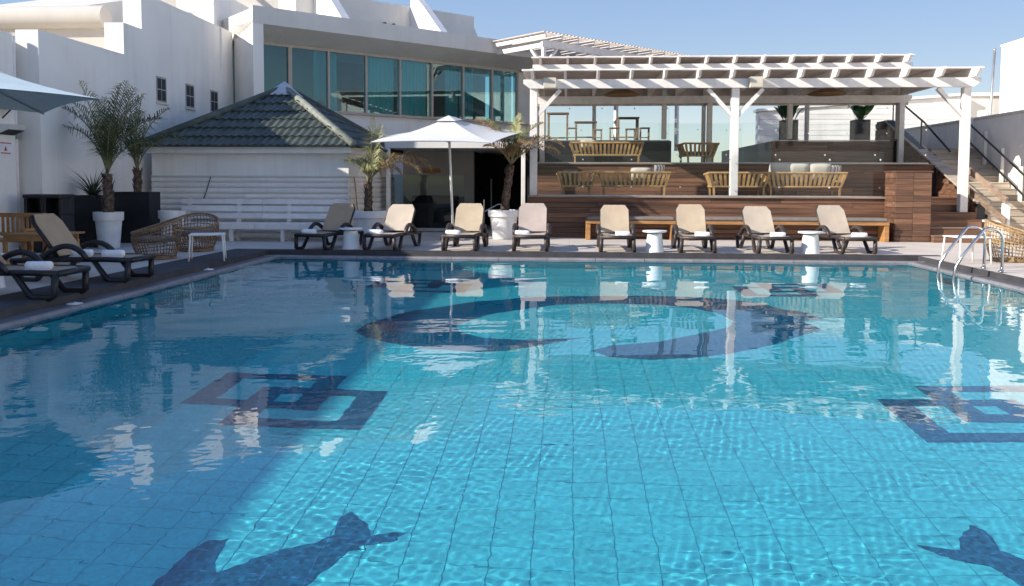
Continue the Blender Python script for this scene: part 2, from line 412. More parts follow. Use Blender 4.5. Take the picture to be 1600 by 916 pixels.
dol = [(-2.62, 3.6), (-2.45, 4.02), (-2.27, 4.3), (-2.24, 4.51), (-2.22, 4.69), (-2.17, 4.78), (-2.06, 4.83), (-2.05, 4.69), (-2.03, 4.56), (-1.98, 4.46), (-1.85, 4.59), (-1.69, 4.75), (-1.53, 4.84), (-1.44, 4.95), (-1.47, 5.11), (-1.46, 5.2), (-1.41, 5.26), (-1.35, 5.18), (-1.27, 5.1), (-1.23, 5.0), (-1.22, 4.96), (-1.12, 4.99), (-0.99, 5.02), (-1.08, 4.89), (-1.22, 4.81), (-1.3, 4.78), (-1.37, 4.57), (-1.45, 4.41), (-1.62, 4.1), (-1.9, 3.75), (-2.25, 3.5)]
mosaic('dolphin_mosaic', [dol]); mosaic('dolphin_mosaic', [[(2 * CEN - x, y) for x, y in reversed(dol)]])
def square(x0, x1, y0, y1, w, wy): return [[(x0, y0), (x1, y0), (x1, y0 + wy), (x0, y0 + wy)], [(x0, y1 - wy), (x1, y1 - wy), (x1, y1), (x0, y1)],
                                     [(x0, y0 + wy), (x0 + w, y0 + wy), (x0 + w, y1 - wy), (x0, y1 - wy)], [(x1 - w, y0 + wy), (x1, y0 + wy), (x1, y1 - wy), (x1 - w, y1 - wy)]]
def shiftz(name, polys, dz):
    m = MB()
    for p in polys: m.prism(p, ZF + .002 + dz, ZF + .005 + dz)
    return caustic(m.build(name, 'navy_tile', pf))
for (ya, yb) in ((7.09, 8.17), (13.95, 15.05)):
    for sgn in (1, -1):
        f = (lambda p: p) if sgn == 1 else (lambda p: [(2 * CEN - x, y) for x, y in reversed(p)])
        shiftz('key_mosaic', [f(p) for p in square(-3.46, -2.22, ya, yb, .25, .2)], 0)
        shiftz('key_mosaic', [f(p) for p in square(-2.92, -1.71, ya - .45, yb - .45, .25, .2)], .004)

# water: one rippled sheet
xs = np.linspace(PX0 + .001, PX1 - .001, 900)
ys = [PY0 + .001]
while ys[-1] < PY1 - .06: ys.append(ys[-1] + min(.05, max(.0135, ys[-1] * .0038)))
ys = np.array(ys + [PY1 - .001])
X, Y = np.meshgrid(xs, ys)
rng = np.random.default_rng(5)
Z = np.zeros_like(X); GUST = np.zeros_like(X)
for q in range(9):
    th = rng.uniform(0, 6.3); k = 2 * math.pi / rng.uniform(.7, 3.2)
    GUST += np.sin(k * (math.cos(th) * X + math.sin(th) * Y) + rng.uniform(0, 6.3))
GUST = np.clip(.85 + .13 * GUST, .5, 1.35)
for lam, amp, n in ((.052, .000024, 18), (.072, .000058, 20), (.118, .00007, 14), (.25, .00010, 10), (.7, .00036, 8), (1.9, .0009, 5)):
    for _ in range(n):
        th = rng.normal(math.pi / 2 + .2, .62); k = 2 * math.pi / (lam * rng.uniform(.75, 1.3)); ph = rng.uniform(0, 6.3)
        Z += (GUST if lam < .5 else 1.) * 1.4 * amp / math.sqrt(n) * np.sin(k * (math.cos(th) * X + math.sin(th) * Y) + ph)
V = np.stack([X, Y, Z + ZW], -1).reshape(-1, 3); ny, nx = X.shape
I = np.arange(ny * nx).reshape(ny, nx)
Fq = np.stack([I[:-1, :-1], I[:-1, 1:], I[1:, 1:], I[1:, :-1]], -1).reshape(-1, 4)
wm = bpy.data.meshes.new('water'); wm.from_pydata(V.tolist(), [], Fq.tolist())
wm.polygons.foreach_set('use_smooth', [True] * len(wm.polygons))
wmat = bpy.data.materials.new('pool_water'); wmat.use_nodes = True
wb = wmat.node_tree.nodes['Principled BSDF']
wb.inputs['Base Color'].default_value = (.97, 1, 1, 1); wb.inputs['Roughness'].default_value = 0
wb.inputs['IOR'].default_value = 1.333; wb.inputs['Transmission Weight'].default_value = 1
wm.materials.append(wmat)
water = struct(link('water', wm)); water.cycles.is_caustics_caster = True

# ------------------------------------------------------------------ white wing along the left of the pool
lw = thing('hotel_wing', 'long white plastered hotel wing with stepped roofline along the left side', 'building', (-11.5, 17, 0))
WX = -11.2
MB().prism([(17.0, 0), (27.2, 0), (27.2, 6.41), (21.3, 6.41), (21.3, 5.45), (20.4, 5.45), (20.4, 4.66), (17.0, 4.66)], WX - .5, WX, 'x').build('wall', 'stucco', lw)
B(-12.3, -11.9, -9, 17.0, 0, 4.5).build('wall', 'stucco', lw)
B(-12.3, WX - .502, 17.002, 17.4, 0, 4.60).build('wall', 'stucco_warm', lw)
B(-11.9, -11.55, 14.95, 15.9, 0, 4.47).build('pilaster', 'stucco_warm', lw)
B(-11.9, -11.55, 15.95, 16.68, 0, 4.52).build('pilaster', 'stucco', lw)
B(WX - .499, WX + .06, 26.2, 26.6, 0, 6.39).build('pilaster', 'stucco', lw)
for yy in (22.0, 23.72, 25.4):
    w = B(WX - .06, WX + .012, yy, yy + .56, 3.63, 4.33).build('window', 'alu_frame', lw)
    for (a, b_) in ((yy + .05, yy + .265), (yy + .295, yy + .51)):
        for (c, d_) in ((3.68, 3.965), (3.995, 4.28)): B(WX + .008, WX + .016, a, b_, c, d_).build('pane', 'room', w)
    B(WX, WX + .05, yy - .04, yy + .60, 3.58, 3.628).build('sill', 'stucco_grey', w)
MB().tube([(-11.66, 16.85, .1), (-11.66, 16.85, 4.5)], .05, 10).build('downpipe', 'white_paint', lw, True)
B(-11.75, -11.56, 16.74, 16.90, 2.35, 2.62).build('junction_box', 'grey_metal', lw)
# roofs and blocks standing behind the wing
rb = thing('roof_block', 'sunlit cream roof block with rounded parapet behind the left wing', 'building', (-15, 24, 0))
B(-17.2, -13.15, 23.0, 27, 0, 5.85).build('wall', 'stucco_warm', rb)
MB().tube([(-16.9, 22.95, 6.1), (-13.1, 22.95, 6.1)], .32, 16).build('rounded_parapet', 'stucco_warm', rb, 50)
MB().prism([(22.9, 6.42), (27, 7.6), (27, 5.9), (22.9, 5.9)], -16.7, -13.6, 'x').build('sloped_roof', 'stucco_grey', rb)
rv = thing('vaulted_roof', 'beige barrel vaulted roof at the far left skyline', 'building', (-19, 24, 0))
MB().prism([(-21.8 + 2.6 - 2.6 * math.cos(g), 4.6 + 1.75 * math.sin(g)) for g in np.linspace(0, math.pi, 17)] + [(-16.6, 0), (-21.8, 0)], 21, 30, 'y').build('vault', 'stucco_warm', rv, 50)
MB().tube([(-16.7, 21, 4.75), (-15.9, 26, 6.0)], .07, 8).build('edge_trim', 'black_metal', rv)
hb = thing('hotel_block', 'tall sunlit cream hotel block rising behind the glazed gallery', 'building', (-12, 32, 0))
B(-16.5, -9.7, 31.0, 37, 0, 8.7).build('wall', 'stucco_warm', hb)
B(-13.2, -11.9, 27.4, 30.99, 0, 7.9).build('wall', 'stucco', hb)
MB().beam((-12.6, 30.9, 9.0), (-11.6, 28.0, 6.3), .1, .16).build('strut', 'stucco_grey', hb)
MB().beam((-10.6, 30.9, 8.4), (-10.95, 30.85, 6.6), .06, .06).build('conduit', 'teak', hb)

# glazed gallery (facade turned 43 degrees)
ga = thing('glazed_gallery', 'white hotel gallery with a band of tall teal windows under a deep parapet', 'building', (-10.3, 27.5, 0), R(43))
def gl(m, name, mt, parent=ga, smooth=False): return m.build(name, mt, parent, smooth, world=False)
gl(B(-.44, 12.6, .06, .35, 0, 3.90), 'lower_wall', 'stucco')
gl(MB().prism([(-1.2, 6.51), (-1.2, 7.06), (-.9, 7.06), (-.9, 6.98), (5.0, 6.98), (5.0, 6.5), (.5, 6.16), (-.04, 6.16)], -.80, 12.9, 'x'), 'parapet', 'stucco_grey')
gl(B(-.80, -.45, -1.19, .4, 0, 6.60), 'end_pier', 'stucco')
gl(B(-.45, 12.4, -.08, .34, 3.902, 3.99), 'sill', 'alu_frame')
gl(B(-.45, 12.4, -.02, .12, 6.06, 6.165), 'head_rail', 'alu_frame')
ms = [-.42, .97, 2.41, 3.91, 5.34, 6.78, 8.26, 9.71, 11.06]
for k, s_ in enumerate(ms):
    w_ = .13 if k == 1 else .075
    gl(B(s_ - w_ / 2, s_ + w_ / 2, -.04, .10, 3.991, 6.059), 'mullion', 'alu_frame')
for k in range(8):
    a, b_ = ms[k] + .045, ms[k + 1] - .045
    gl(B(a, b_, .03, .045, 3.995, 6.055), 'window_pane', 'facade_glass')
gl(B(11.1, 12.6, -.02, .34, 3.9, 6.16), 'end_wall', 'stucco_grey')
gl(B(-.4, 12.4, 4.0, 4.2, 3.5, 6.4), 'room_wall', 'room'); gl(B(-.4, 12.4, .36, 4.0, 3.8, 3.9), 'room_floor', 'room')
def curtain(a, b_, mt):
    n = int((b_ - a) / .05) + 2; pts = [(a + (b_ - a) * i / (n - 1), .32 + .035 * math.sin(i * 1.9) + .01 * math.sin(i * .7)) for i in range(n)]
    m = MB()
    v = [(x, y, z) for x, y in pts for z in (4.0, 6.1)]
    m.add(v, [(2 * i, 2 * i + 2, 2 * i + 3, 2 * i + 1) for i in range(n - 1)])
    return gl(m, 'curtain', mt, ga, True)
for a, b_, mt in ((-.4, .1, 'curtain'), (2.0, 2.9, 'curtain'), (3.97, 5.28, 'curtain_pale'), (5.40, 6.72, 'curtain_pale'), (7.6, 8.2, 'curtain'), (8.3, 9.0, 'curtain'), (9.8, 11.0, 'curtain')): curtain(a, b_, mt)
# setback storey with two buttress fins
gl(B(1.9, 9.9, 1.5, 4.5, 6.9, 8.45), 'setback_wall', 'stucco_grey')
gl(MB().prism([(9.9, 6.99), (10.5, 6.99), (9.9, 8.2)], 1.6, 4.4, 'y'), 'setback_end', 'stucco_grey')
for s_ in (2.6, 6.75):
    fin = gl(MB().prism([(1.49, 8.75), (1.49, 6.99), (-.85, 6.99), (.6, 8.35), (1.1, 8.75)], s_, s_ + .32, 'x'), 'buttress_fin', 'white_paint')
for s_ in (5.55, 5.95):
    gl(MB().tube([(s_, 1.42, 7.6), (s_, 1.52, 7.6)], .08, 12), 'vent_pipe', 'black_metal')
gl(MB().tube([(10.6, .3, 7.0), (11.3, -.2, 7.25), (12.0, -.7, 7.15), (12.3, -1.0, 6.9)], .07, 8), 'conduit', 'black_metal', ga, True)

# ------------------------------------------------------------------ bar hut with tiled hip roof
hx0, hx1, hy0, hy1 = -10.85, -5.65, 21.0, 26.4
hut = thing('bar_hut', 'white clapboard hut with a dark green tiled pyramid roof behind the bench', 'hut', (-8.2, 23.6, 0))
B(hx0, hx1, hy0, hy1, 0, 2.26).build('wall', 'stucco', hut)
def log_board(ln):     # half-round siding board along +x, face at -y
    pr = [(0, .002), (-.028, .012), (-.045, .05), (-.045, .095), (-.028, .133), (0, .143)]
    return MB().prism(pr, .0, ln, 'x').mesh('siding_board', 'siding', 50)
fb = [log_board(2.7), log_board(hx1 - hx0 - 2.7 - .004), log_board(hy1 - hy0)]
for k in range(11):
    z = k * .145
    link('siding_board', fb[k % 2], hut, (hx0 - hut.location.x, hy0 - hut.location.y, z))
    link('siding_board', fb[1 - k % 2], hut, (hx0 - hut.location.x + (2.704 if k % 2 == 0 else hx1 - hx0 - 2.7), hy0 - hut.location.y, z))
    link('siding_board', fb[2], hut, (hx1 - hut.location.x, hy0 - hut.location.y, z), (0, 0, R(90)))
B(hx0 - .02, hx1 + .05, hy0 - .052, hy0 - .002, 1.60, 1.63).build('ledge', 'stucco_grey', hut)
B(hx1 + .002, hx1 + .052, hy0, hy1, 1.60, 1.63).build('ledge', 'stucco_grey', hut)
ex0, ex1, ey0, ey1, ez, AP = -10.98, -5.42, 20.6, 26.6, 2.37, Vector((-8.2, 23.6, 4.12))
for b_ in ((ex0 + .12, ex1 - .1, ey0 + .12, ey0 + .17), (ex0 + .12, ex0 + .17, ey0 + .171, ey1 - .1), (ex1 - .15, ex1 - .1, ey0 + .171, ey1 - .1)):
    B(*b_, 2.20, 2.36).build('fascia_board', 'white_paint', hut)
B(ex0 + .175, ex1 - .155, ey0 + .175, ey1 - .1, 2.262, 2.30).build('soffit', 'white_paint', hut)
MB().add([(ex0, ey0, ez), (ex1, ey0, ez), (ex1, ey1, ez), (ex0, ey1, ez), tuple(AP)], [(0, 1, 4), (1, 2, 4), (2, 3, 4), (3, 0, 4), (3, 2, 1, 0)]).build('roof', 'roof_tile', hut)
roof = [c for c in hut.children if c.name.startswith('roof')][0]
TW, CL = .2, .5
def roof_tile():
    n = 7; v = []; prof = [(TW * i / (n - 1), .019 * math.sin(2 * math.pi * (i / (n - 1)) - .6)) for i in range(n)]
    for t, dz in ((-.04, .062 + random.uniform(0, .004)), (CL + .02, .016)):
        v += [(x, t, z + dz) for x, z in prof]
    v += [(x, -.04, .0) for x, z in prof]
    f = [(i, i + 1, n + i + 1, n + i) for i in range(n - 1)] + [(2 * n + i, 2 * n + i + 1, i + 1, i) for i in range(n - 1)]
    return MB().add(v, f).mesh('roof_tile', 'roof_tile', 40)
rt = roof_tile()
def tile_face(c0, c1):
    c0, c1 = Vector(c0), Vector(c1); u = (c1 - c0).normalized(); mid = (c0 + c1) / 2
    up = (AP - mid); L_ = up.length; up.normalize(); nrm = u.cross(up); W = (c1 - c0).length
    q = Matrix((u, up, nrm)).transposed().to_euler()
    r = 0
    while r * CL < L_ - .3:
        half = (W / 2) * (1 - (r * CL + .12) / L_); k = int(half / TW)
        for i in range(-k, k):
            p = mid + u * (i * TW + (0.03 if r % 2 else 0)) + up * (r * CL)
            link('roof_tile', rt, roof, p - hut.location, q)
        r += 1
tile_face((ex0, ey0, ez), (ex1, ey0, ez)); tile_face((ex1, ey0, ez), (ex1, ey1, ez))
for c in ((ex0, ey0), (ex1, ey0), (ex1, ey1), (ex0, ey1)):
    MB().tube([(c[0], c[1], ez + .05), tuple(AP + Vector((0, 0, .05)))], .105, 8).build('hip_cap', 'roof_hip_sunlit' if c[0] > -8 and c[1] < 22 else 'roof_tile', hut, True)  # front right hip: sunlight put into a paler colour, other hips as the tiles
MB().add([(-8.65, 23.15, 3.93), (-7.75, 23.15, 3.93), (-7.75, 24.05, 3.93), (-8.65, 24.05, 3.93), (-8.2, 23.6, 4.36)], [(0, 1, 4), (1, 2, 4), (2, 3, 4), (3, 0, 4), (3, 2, 1, 0)]).build('peak_cap', 'roof_peak', hut)
MB().tube([(-9.25, 20.93, 1.6), (-9.35, 20.94, 1.3), (-9.48, 20.93, .95)], .012, 5).build('cable', 'black_metal', hut)
MB().tube([(hx1 + .07, 21.3, 1.6), (hx1 + .07, 21.45, 1.2), (hx1 + .08, 21.6, .6)], .014, 5).build('cable', 'teak', hut)
B(hx1 + .05, hx1 + .1, 22.4, 22.6, .65, .9).build('meter_box', 'beige_box', hut)

# long white bench in front of the hut
be = thing('long_bench', 'long white slatted bench against the clapboard hut', 'bench', (-7.7, 20.2, 0))
for (a, b_) in ((-9.85, -7.75), (-7.74, -5.62)):
    for z, yb in ((.62, 20.48), (.80, 20.51), (.98, 20.54)):
        MB().hexa([(a, yb, z - .07), (b_, yb, z - .07), (b_, yb + .03, z - .07), (a, yb + .03, z - .07), (a, yb + .03, z + .055), (b_, yb + .03, z + .055), (b_, yb + .06, z + .055), (a, yb + .06, z + .055)]).build('back_slat', 'white_wood', be)
    for yy in (19.98, 20.14, 20.30):
        CB(a, b_, yy, yy + .145, .42, .46, .006).build('seat_slat', 'white_wood', be)
    CB(a, b_, 19.95, 19.978, .30, .455, .006).build('apron', 'white_wood', be)
for x in (-9.7, -8.4, -7.1, -5.9):
    CB(x, x + .09, 20.0, 20.09, 0, .42, .005).build('leg', 'white_wood', be)
    MB().hexa([(x, 20.42, 0), (x + .09, 20.42, 0), (x + .09, 20.5, 0), (x, 20.5, 0), (x, 20.57, 1.05), (x + .09, 20.57, 1.05), (x + .09, 20.62, 1.05), (x, 20.62, 1.05)]).build('leg', 'white_wood', be)

# ------------------------------------------------------------------ covered entrance between hut and terrace
en = thing('covered_entrance', 'shaded entrance with a grey canopy and glass screens between hut and terrace', 'building', (-3.2, 26, 0))
B(-5.45, -1.15, 24.3, 29.2, 2.48, 2.66).build('canopy', 'stucco_grey', en)
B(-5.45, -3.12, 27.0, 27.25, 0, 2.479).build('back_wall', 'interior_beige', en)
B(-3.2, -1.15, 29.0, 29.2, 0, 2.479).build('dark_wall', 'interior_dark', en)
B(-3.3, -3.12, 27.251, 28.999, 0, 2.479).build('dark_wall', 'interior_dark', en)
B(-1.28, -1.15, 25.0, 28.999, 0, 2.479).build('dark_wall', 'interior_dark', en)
for x in (-5.42, -1.42): CB(x, x + .12, 24.32, 24.44, 0, 2.479, .008).build('post', 'white_paint', en)
for a, b_ in ((-5.28, -4.2), (-4.19, -3.1)):
    B(a, b_, 24.37, 24.385, .12, 1.7).build('glass_screen', 'clear_glass', en)
B(-5.28, -3.1, 24.34, 24.42, .04, .12).build('base_rail', 'grey_metal', en)
B(-5.0, -3.6, 26.2, 26.9, .02, 1.05).build('counter', 'interior_dark', en)
B(-4.75, -4.2, 26.9, 26.995, 1.78, 1.92).build('wall_lamp', 'teak', en)
MB().tube([(-2.6, 25.2, .02), (-2.6, 25.2, .95)], .03, 8).build('rail_post', 'steel', en)
MB().tube([(-3.0, 24.6, .35), (-2.2, 25.2, .8), (-2.05, 25.2, .82), (-2.0, 25.2, .7), (-2.0, 25.2, .02)], .025, 8).build('handrail', 'steel', en, True)
MB().tube([(-2.7, 28.6, .02), (-2.7, 28.6, 1.6)], .03, 8).build('rail_post', 'grey_metal', en)

# ------------------------------------------------------------------ timber terraces
te = thing('timber_terrace', 'stepped terrace clad in dark reddish brown timber planks', 'terrace', (4, 25, 0))
B(-1.10, 8.95, 22.50, 25.0, 0, 1.08).build('terrace_core', 'dark_panel', te)
B(-1.10, 10.6, 25.02, 28.0, 0, 2.02).build('terrace_core', 'dark_panel', te)
B(-1.10, 3.35, 28.02, 37, 0, 2.86).build('terrace_core', 'dark_panel', te)
B(6.6, 10.6, 28.02, 37, 0, 2.86).build('terrace_core', 'dark_panel', te)
B(3.36, 6.59, 28.02, 33, 0, 2.0).build('terrace_core', 'dark_panel', te)
def planks(x0, x1, y, z0, n, h, mt='plank', ln=(1.5, 2.6), parent=te, th=.03, axis='x', sgn=-1):
    for k in range(n):
        x = x0
        while x < x1 - .01:
            l = random.uniform(*ln); e = min(x1, x + l)
            if x1 - e < .5: e = x1
            d = random.uniform(0, .006)
            m = MB()
            if axis == 'x': m.cbox(x, e - .004, y - th - d, y, z0 + k * h, z0 + (k + 1) * h - .006, .004)
            else: m.cbox(min(y, y + sgn * (th + d)), max(y, y + sgn * (th + d)), x, e - .004, z0 + k * h, z0 + (k + 1) * h - .006, .004)
            m.build('plank', mt, parent); x = e
planks(-1.10, 8.30, 22.498, 0, 8, .135)
planks(-1.10, 10.5, 25.018, 1.10, 7, .131)
planks(6.6, 10.5, 28.018, 2.03, 6, .138)
planks(-1.10, 3.35, 28.018, 2.03, 2, .42, 'dark_panel', (2, 3))
for a, b_ in ((-1.12, 1.6), (1.603, 4.6), (4.603, 8.30)):
    CB(a, b_, 22.40, 22.60, 1.082, 1.12, .004).build('edge_board', 'plank_grey', te)
for a, b_ in ((-1.12, 3), (3.003, 7), (7.003, 10.5)):
    CB(a, b_, 24.92, 25.12, 2.022, 2.06, .004).build('edge_board', 'plank_grey', te)
for yy in np.arange(22.605, 24.9, .155): CB(-1.1, 8.9, yy, yy + .149, 1.085, 1.112, .003).build('deck_board', 'plank_grey', te)
for yy in np.arange(25.125, 27.9, .155): CB(-1.1, 10.5, yy, yy + .149, 2.025, 2.052, .003).build('deck_board', 'plank_grey', te)
# timber pier, short flight of steps up to the first terrace
pi = thing('timber_pier', 'square pier of weathered reddish planks beside the timber steps', 'pier', (8.65, 22.2, 0))
B(8.26, 9.10, 21.76, 22.42, 0, 1.76).build('core', 'dark_panel', pi)
planks(8.24, 8.68, 21.758, 0, 12, .147, parent=pi, ln=(2, 3)); planks(8.684, 9.12, 21.758, 0, 12, .147, 'plank', parent=pi, ln=(2, 3))
planks(21.76, 22.42, 9.102, 0, 12, .147, parent=pi, axis='y', sgn=1, ln=(2, 3))
planks(21.76, 22.42, 8.258, 0, 12, .147, parent=pi, axis='y', sgn=-1, ln=(2, 3))
CB(8.21, 9.15, 21.71, 22.45, 1.765, 1.80, .005).build('cap', 'plank', pi)
st = thing('timber_steps', 'short flight of broad timber steps beside the plank pier', 'steps', (9.8, 21.9, 0))
for k in range(6):
    y0 = 21.55 + k * .34; x1 = 10.62 if k > 1 else 10.5
    CB(9.14, x1, y0 + .02, y0 + .06 + (.34 if k < 5 else 1.5), 0 if k == 0 else k * .185 - .02, (k + 1) * .185 - .036, .004).build('riser', 'plank', st)
    CB(9.13, x1, y0, y0 + .36 + (0 if k < 5 else 1.2), (k + 1) * .185 - .035, (k + 1) * .185, .005).build('tread', 'plank_grey' if k < 2 else 'plank', st)

# wide pale stair on the right with a sloping plank parapet
ws = thing('wide_stair', 'wide pale timber stair climbing away beside the white stairwell wall', 'stair', (12.2, 23.5, 0))
NS = 15; RI, TR = 2.55 / NS, .32
for k in range(NS):
    y0 = 21.6 + k * TR
    B(10.92, 12.26, y0 + .02, y0 + TR + .02, 0, (k + 1) * RI - .04).build('riser', 'stair_wood', ws)
    CB(10.91, 12.27, y0, y0 + TR + .015, (k + 1) * RI - .039, (k + 1) * RI, .006).build('tread', 'stair_wood', ws)
B(10.9, 12.26, 21.6 + NS * TR + .03, 36, 0, 2.55).build('landing', 'stair_wood', ws)
pa = thing('plank_parapet', 'sloping plank clad parapet along the left edge of the wide stair', 'parapet', (10.75, 25, 0))
# side profile: from the low near end up to the far high end
PZ = lambda y: 1.02 + (y - 22.6) * .395
MB().prism([(22.6, 0), (30.0, 0), (30.0, 3.62), (29.0, 3.62), (22.6, PZ(22.6) - .03)], 10.66, 10.86, 'x').build('core', 'dark_panel', pa)
for k in range(24):
    z0 = k * .148; z1 = z0 + .142
    ys_ = 22.6 if z1 < PZ(22.6) - .06 else 22.6 + (z1 - 1.02 + .05) / .395
    if ys_ > 29.6: continue
    y = ys_
    while y < 29.95:
        e = min(30.0, y + random.uniform(1.4, 2.8))
        if 30 - e < .4: e = 30.0
        CB(10.618, 10.658, y, e - .004, z0, z1, .004).build('plank', 'plank', pa); y = e
for a, b_ in ((22.5, 25.0), (25.01, 27.2), (27.21, 29.1)):
    MB().hexa([(10.58, a, PZ(a) - .02), (10.92, a, PZ(a) - .02), (10.92, b_, PZ(b_) - .02), (10.58, b_, PZ(b_) - .02), (10.58, a, PZ(a) + .03), (10.92, a, PZ(a) + .03), (10.92, b_, PZ(b_) + .03), (10.58, b_, PZ(b_) + .03)]).build('cap_board', 'stair_wood', pa)
MB().tube([(10.8, 29.5, 4.3), (10.8, 28.9, 4.4), (10.8, 26.4, 3.35), (10.8, 24.6, 2.4)], .03, 8).build('handrail', 'black_metal', pa, True)
for yy in (28.9, 26.6): MB().tube([(10.8, yy, PZ(yy) + .03), (10.8, yy, PZ(yy) + .85)], .022, 6).build('baluster', 'black_metal', pa)
# white newel and plank rails at the foot of the stair
nw = thing('stair_newel', 'white newel panel with two sloping plank rails at the stair foot', 'railing', (10.8, 22, 0))
CB(10.72, 10.86, 21.35, 22.55, 0, .55, .01).build('newel', 'white_paint', nw)
CB(10.72, 10.86, 21.35, 21.5, .551, 1.0, .01).build('newel_post', 'white_paint', nw)
for dz in (.0, .52):
    MB().beam((10.66, 21.15, .55 + dz), (10.66, 23.1, 1.32 + dz), .05, .16).build('rail', 'plank_grey', nw)
# stairwell wall, right
sw = thing('stairwell_wall', 'white stairwell wall with posts and dark handrails on the right', 'wall', (12.4, 26, 0))
B(12.30, 12.6, 21.0, 34, 0, 3.42).build('wall', 'stucco', sw)
CB(12.27, 12.63, 20.95, 34, 3.422, 3.50, .01).build('coping', 'stucco_grey', sw)
for k, yy in enumerate((22.3, 23.3, 24.3, 25.3, 26.2)):
    z = max(0, (yy - 21.6) / TR * RI)
    CB(12.06, 12.15, yy, yy + .09, z + .02, z + 1.05, .008).build('post', 'stucco_grey', sw)
for dz in (.45, .98):
    MB().tube([(12.0, 21.3, dz - .1), (12.0, 26.6, 2.55 + dz)], .028, 8).build('handrail', 'black_metal', sw)

# ------------------------------------------------------------------ glass balustrades
def balustrade(label, x0, x1, n, y, z, h, loc):
    t = thing('glass_balustrade', label, 'balustrade', loc, group='glass balustrades of the terraces')
    w = (x1 - x0) / n
    for k in range(n):
        a = x0 + k * w
        B(a + .008, a + w - .008, y, y + .012, z + .03, z + h).build('glass_panel', 'balustrade_glass', t)
        for zz in (z + .25, z + h - .22):
            MB().tube([(a + w - .1, y - .018, zz), (a + w - .1, y + .02, zz)], .022, 8).build('stud', 'steel', t)
    B(x0, x1, y - .01, y + .022, z, z + .029).build('shoe_rail', 'grey_metal', t)
    return t
balustrade('glass balustrade along the lowest timber terrace, behind the loungers', -.85, 8.22, 7, 22.52, 1.121, 1.2, (3.6, 22.5, 1.12))
balustrade('glass balustrade along the middle timber terrace', -1.0, 10.4, 8, 25.05, 2.061, 1.2, (4.6, 25.05, 2.06))
balustrade('glass balustrade of the top terrace in front of the bar tables', -1.0, 3.3, 4, 28.06, 2.87, 1.3, (1.2, 28.06, 2.87))
balustrade('glass balustrade of the top terrace in front of the tall planters', 6.65, 10.4, 3, 28.06, 2.87, 1.3, (8.5, 28.06, 2.87))
balustrade('glass balustrade across the gap in the middle of the top terrace', 3.4, 6.6, 2, 32.6, 2.0, 1.75, (5, 32.6, 2.0))

# ------------------------------------------------------------------ pergolas
def post(p, x, y, z0, z1, w=.20): CB(x - w / 2, x + w / 2, y - w / 2, y + w / 2, z0, z1, .012).build('post', 'white_wood', p)
def pergola(name, label, x0, x1, yf, yb, zb, bh, rh, rafters, loc, overhang=.5):
    """front and back beam, rafters across them, laths on top"""
    t = thing(name, label, 'pergola', loc)
    for y in (yf, yb):
        MB().prism([(x0 + .18, zb), (x1 - .18, zb), (x1, zb + bh * .55), (x1, zb + bh), (x0, zb + bh), (x0, zb + bh * .55)], y - .07, y + .07, 'y').build('beam', 'white_wood', t)
    z0 = zb + bh + .002
    for x in np.linspace(x0 + .25, x1 - .25, rafters):
        o = overhang
        MB().prism([(yf - o + .12, z0), (yb + .5, z0), (yb + .5, z0 + rh), (yf - o - .06, z0 + rh), (yf - o - .06, z0 + rh * .75)], x - .035, x + .035, 'x').build('rafter', 'white_wood', t)
    m = MB(); y = yf - .02
    while y < yb + .45:
        m.box(x0 - .02, x1 + .02, y, y + .095, z0 + rh + .001, z0 + rh + .036); y += .118
    stuff(m.build('lath_field', 'pergola_lath', t))
    B(x0 + .05, x1 - .05, yb + .075, yb + .10, zb - .06, z0 + rh).build('back_board', 'pergola_lath', t)
    CB(x0 - .04, x1 + .04, yf - .13, yf - .025, z0 + rh + .001, z0 + rh + .045, .006).build('front_lath', 'white_wood', t)
    return t
pg = pergola('pergola', 'white timber pergola with wide front beam over the timber terrace', -1.27, 10.62, 22.6, 27.0, 4.00, .24, .22, 14, (4.6, 24.8, 1.12))
for x, z0 in ((-.99, 1.121), (4.38, 1.121), (10.33, .0)): post(pg, x, 22.72, z0, 4.0)
for x, z0 in ((-.9, 2.062), (4.4, 2.062), (10.3, 2.062)): post(pg, x, 26.9, z0, 4.0, .16)
for x, sg in ((-.99, 1), (4.38, 1), (4.38, -1), (10.33, -1)):
    MB().beam((x + sg * .08, 22.72, 3.28), (x + sg * .72, 22.72, 3.98), .10, .15, up=(0, 1, 0)).build('brace', 'white_wood', pg)
for x in (-.55, 4.85): CB(x - .17, x + .17, 22.30, 22.528, 3.98, 4.26, .015).build('floodlight', 'beige_box', pg)
pg2 = pergola('pergola', 'second white pergola tier, higher and farther back over the terrace', -1.22, 10.62, 27.0, 32.0, 5.03, .22, .20, 14, (4.6, 29.5, 2.06))
for x in (-.9, 3.0, 6.95, 10.3): post(pg2, x, 27.12, 2.88 if x < 3.3 or x > 6.6 else 2.062, 5.03, .15)
for x in (.9, 5.0, 8.8): post(pg2, x, 31.9, 2.88 if x < 3.3 or x > 6.6 else 2.0, 5.03, .14)
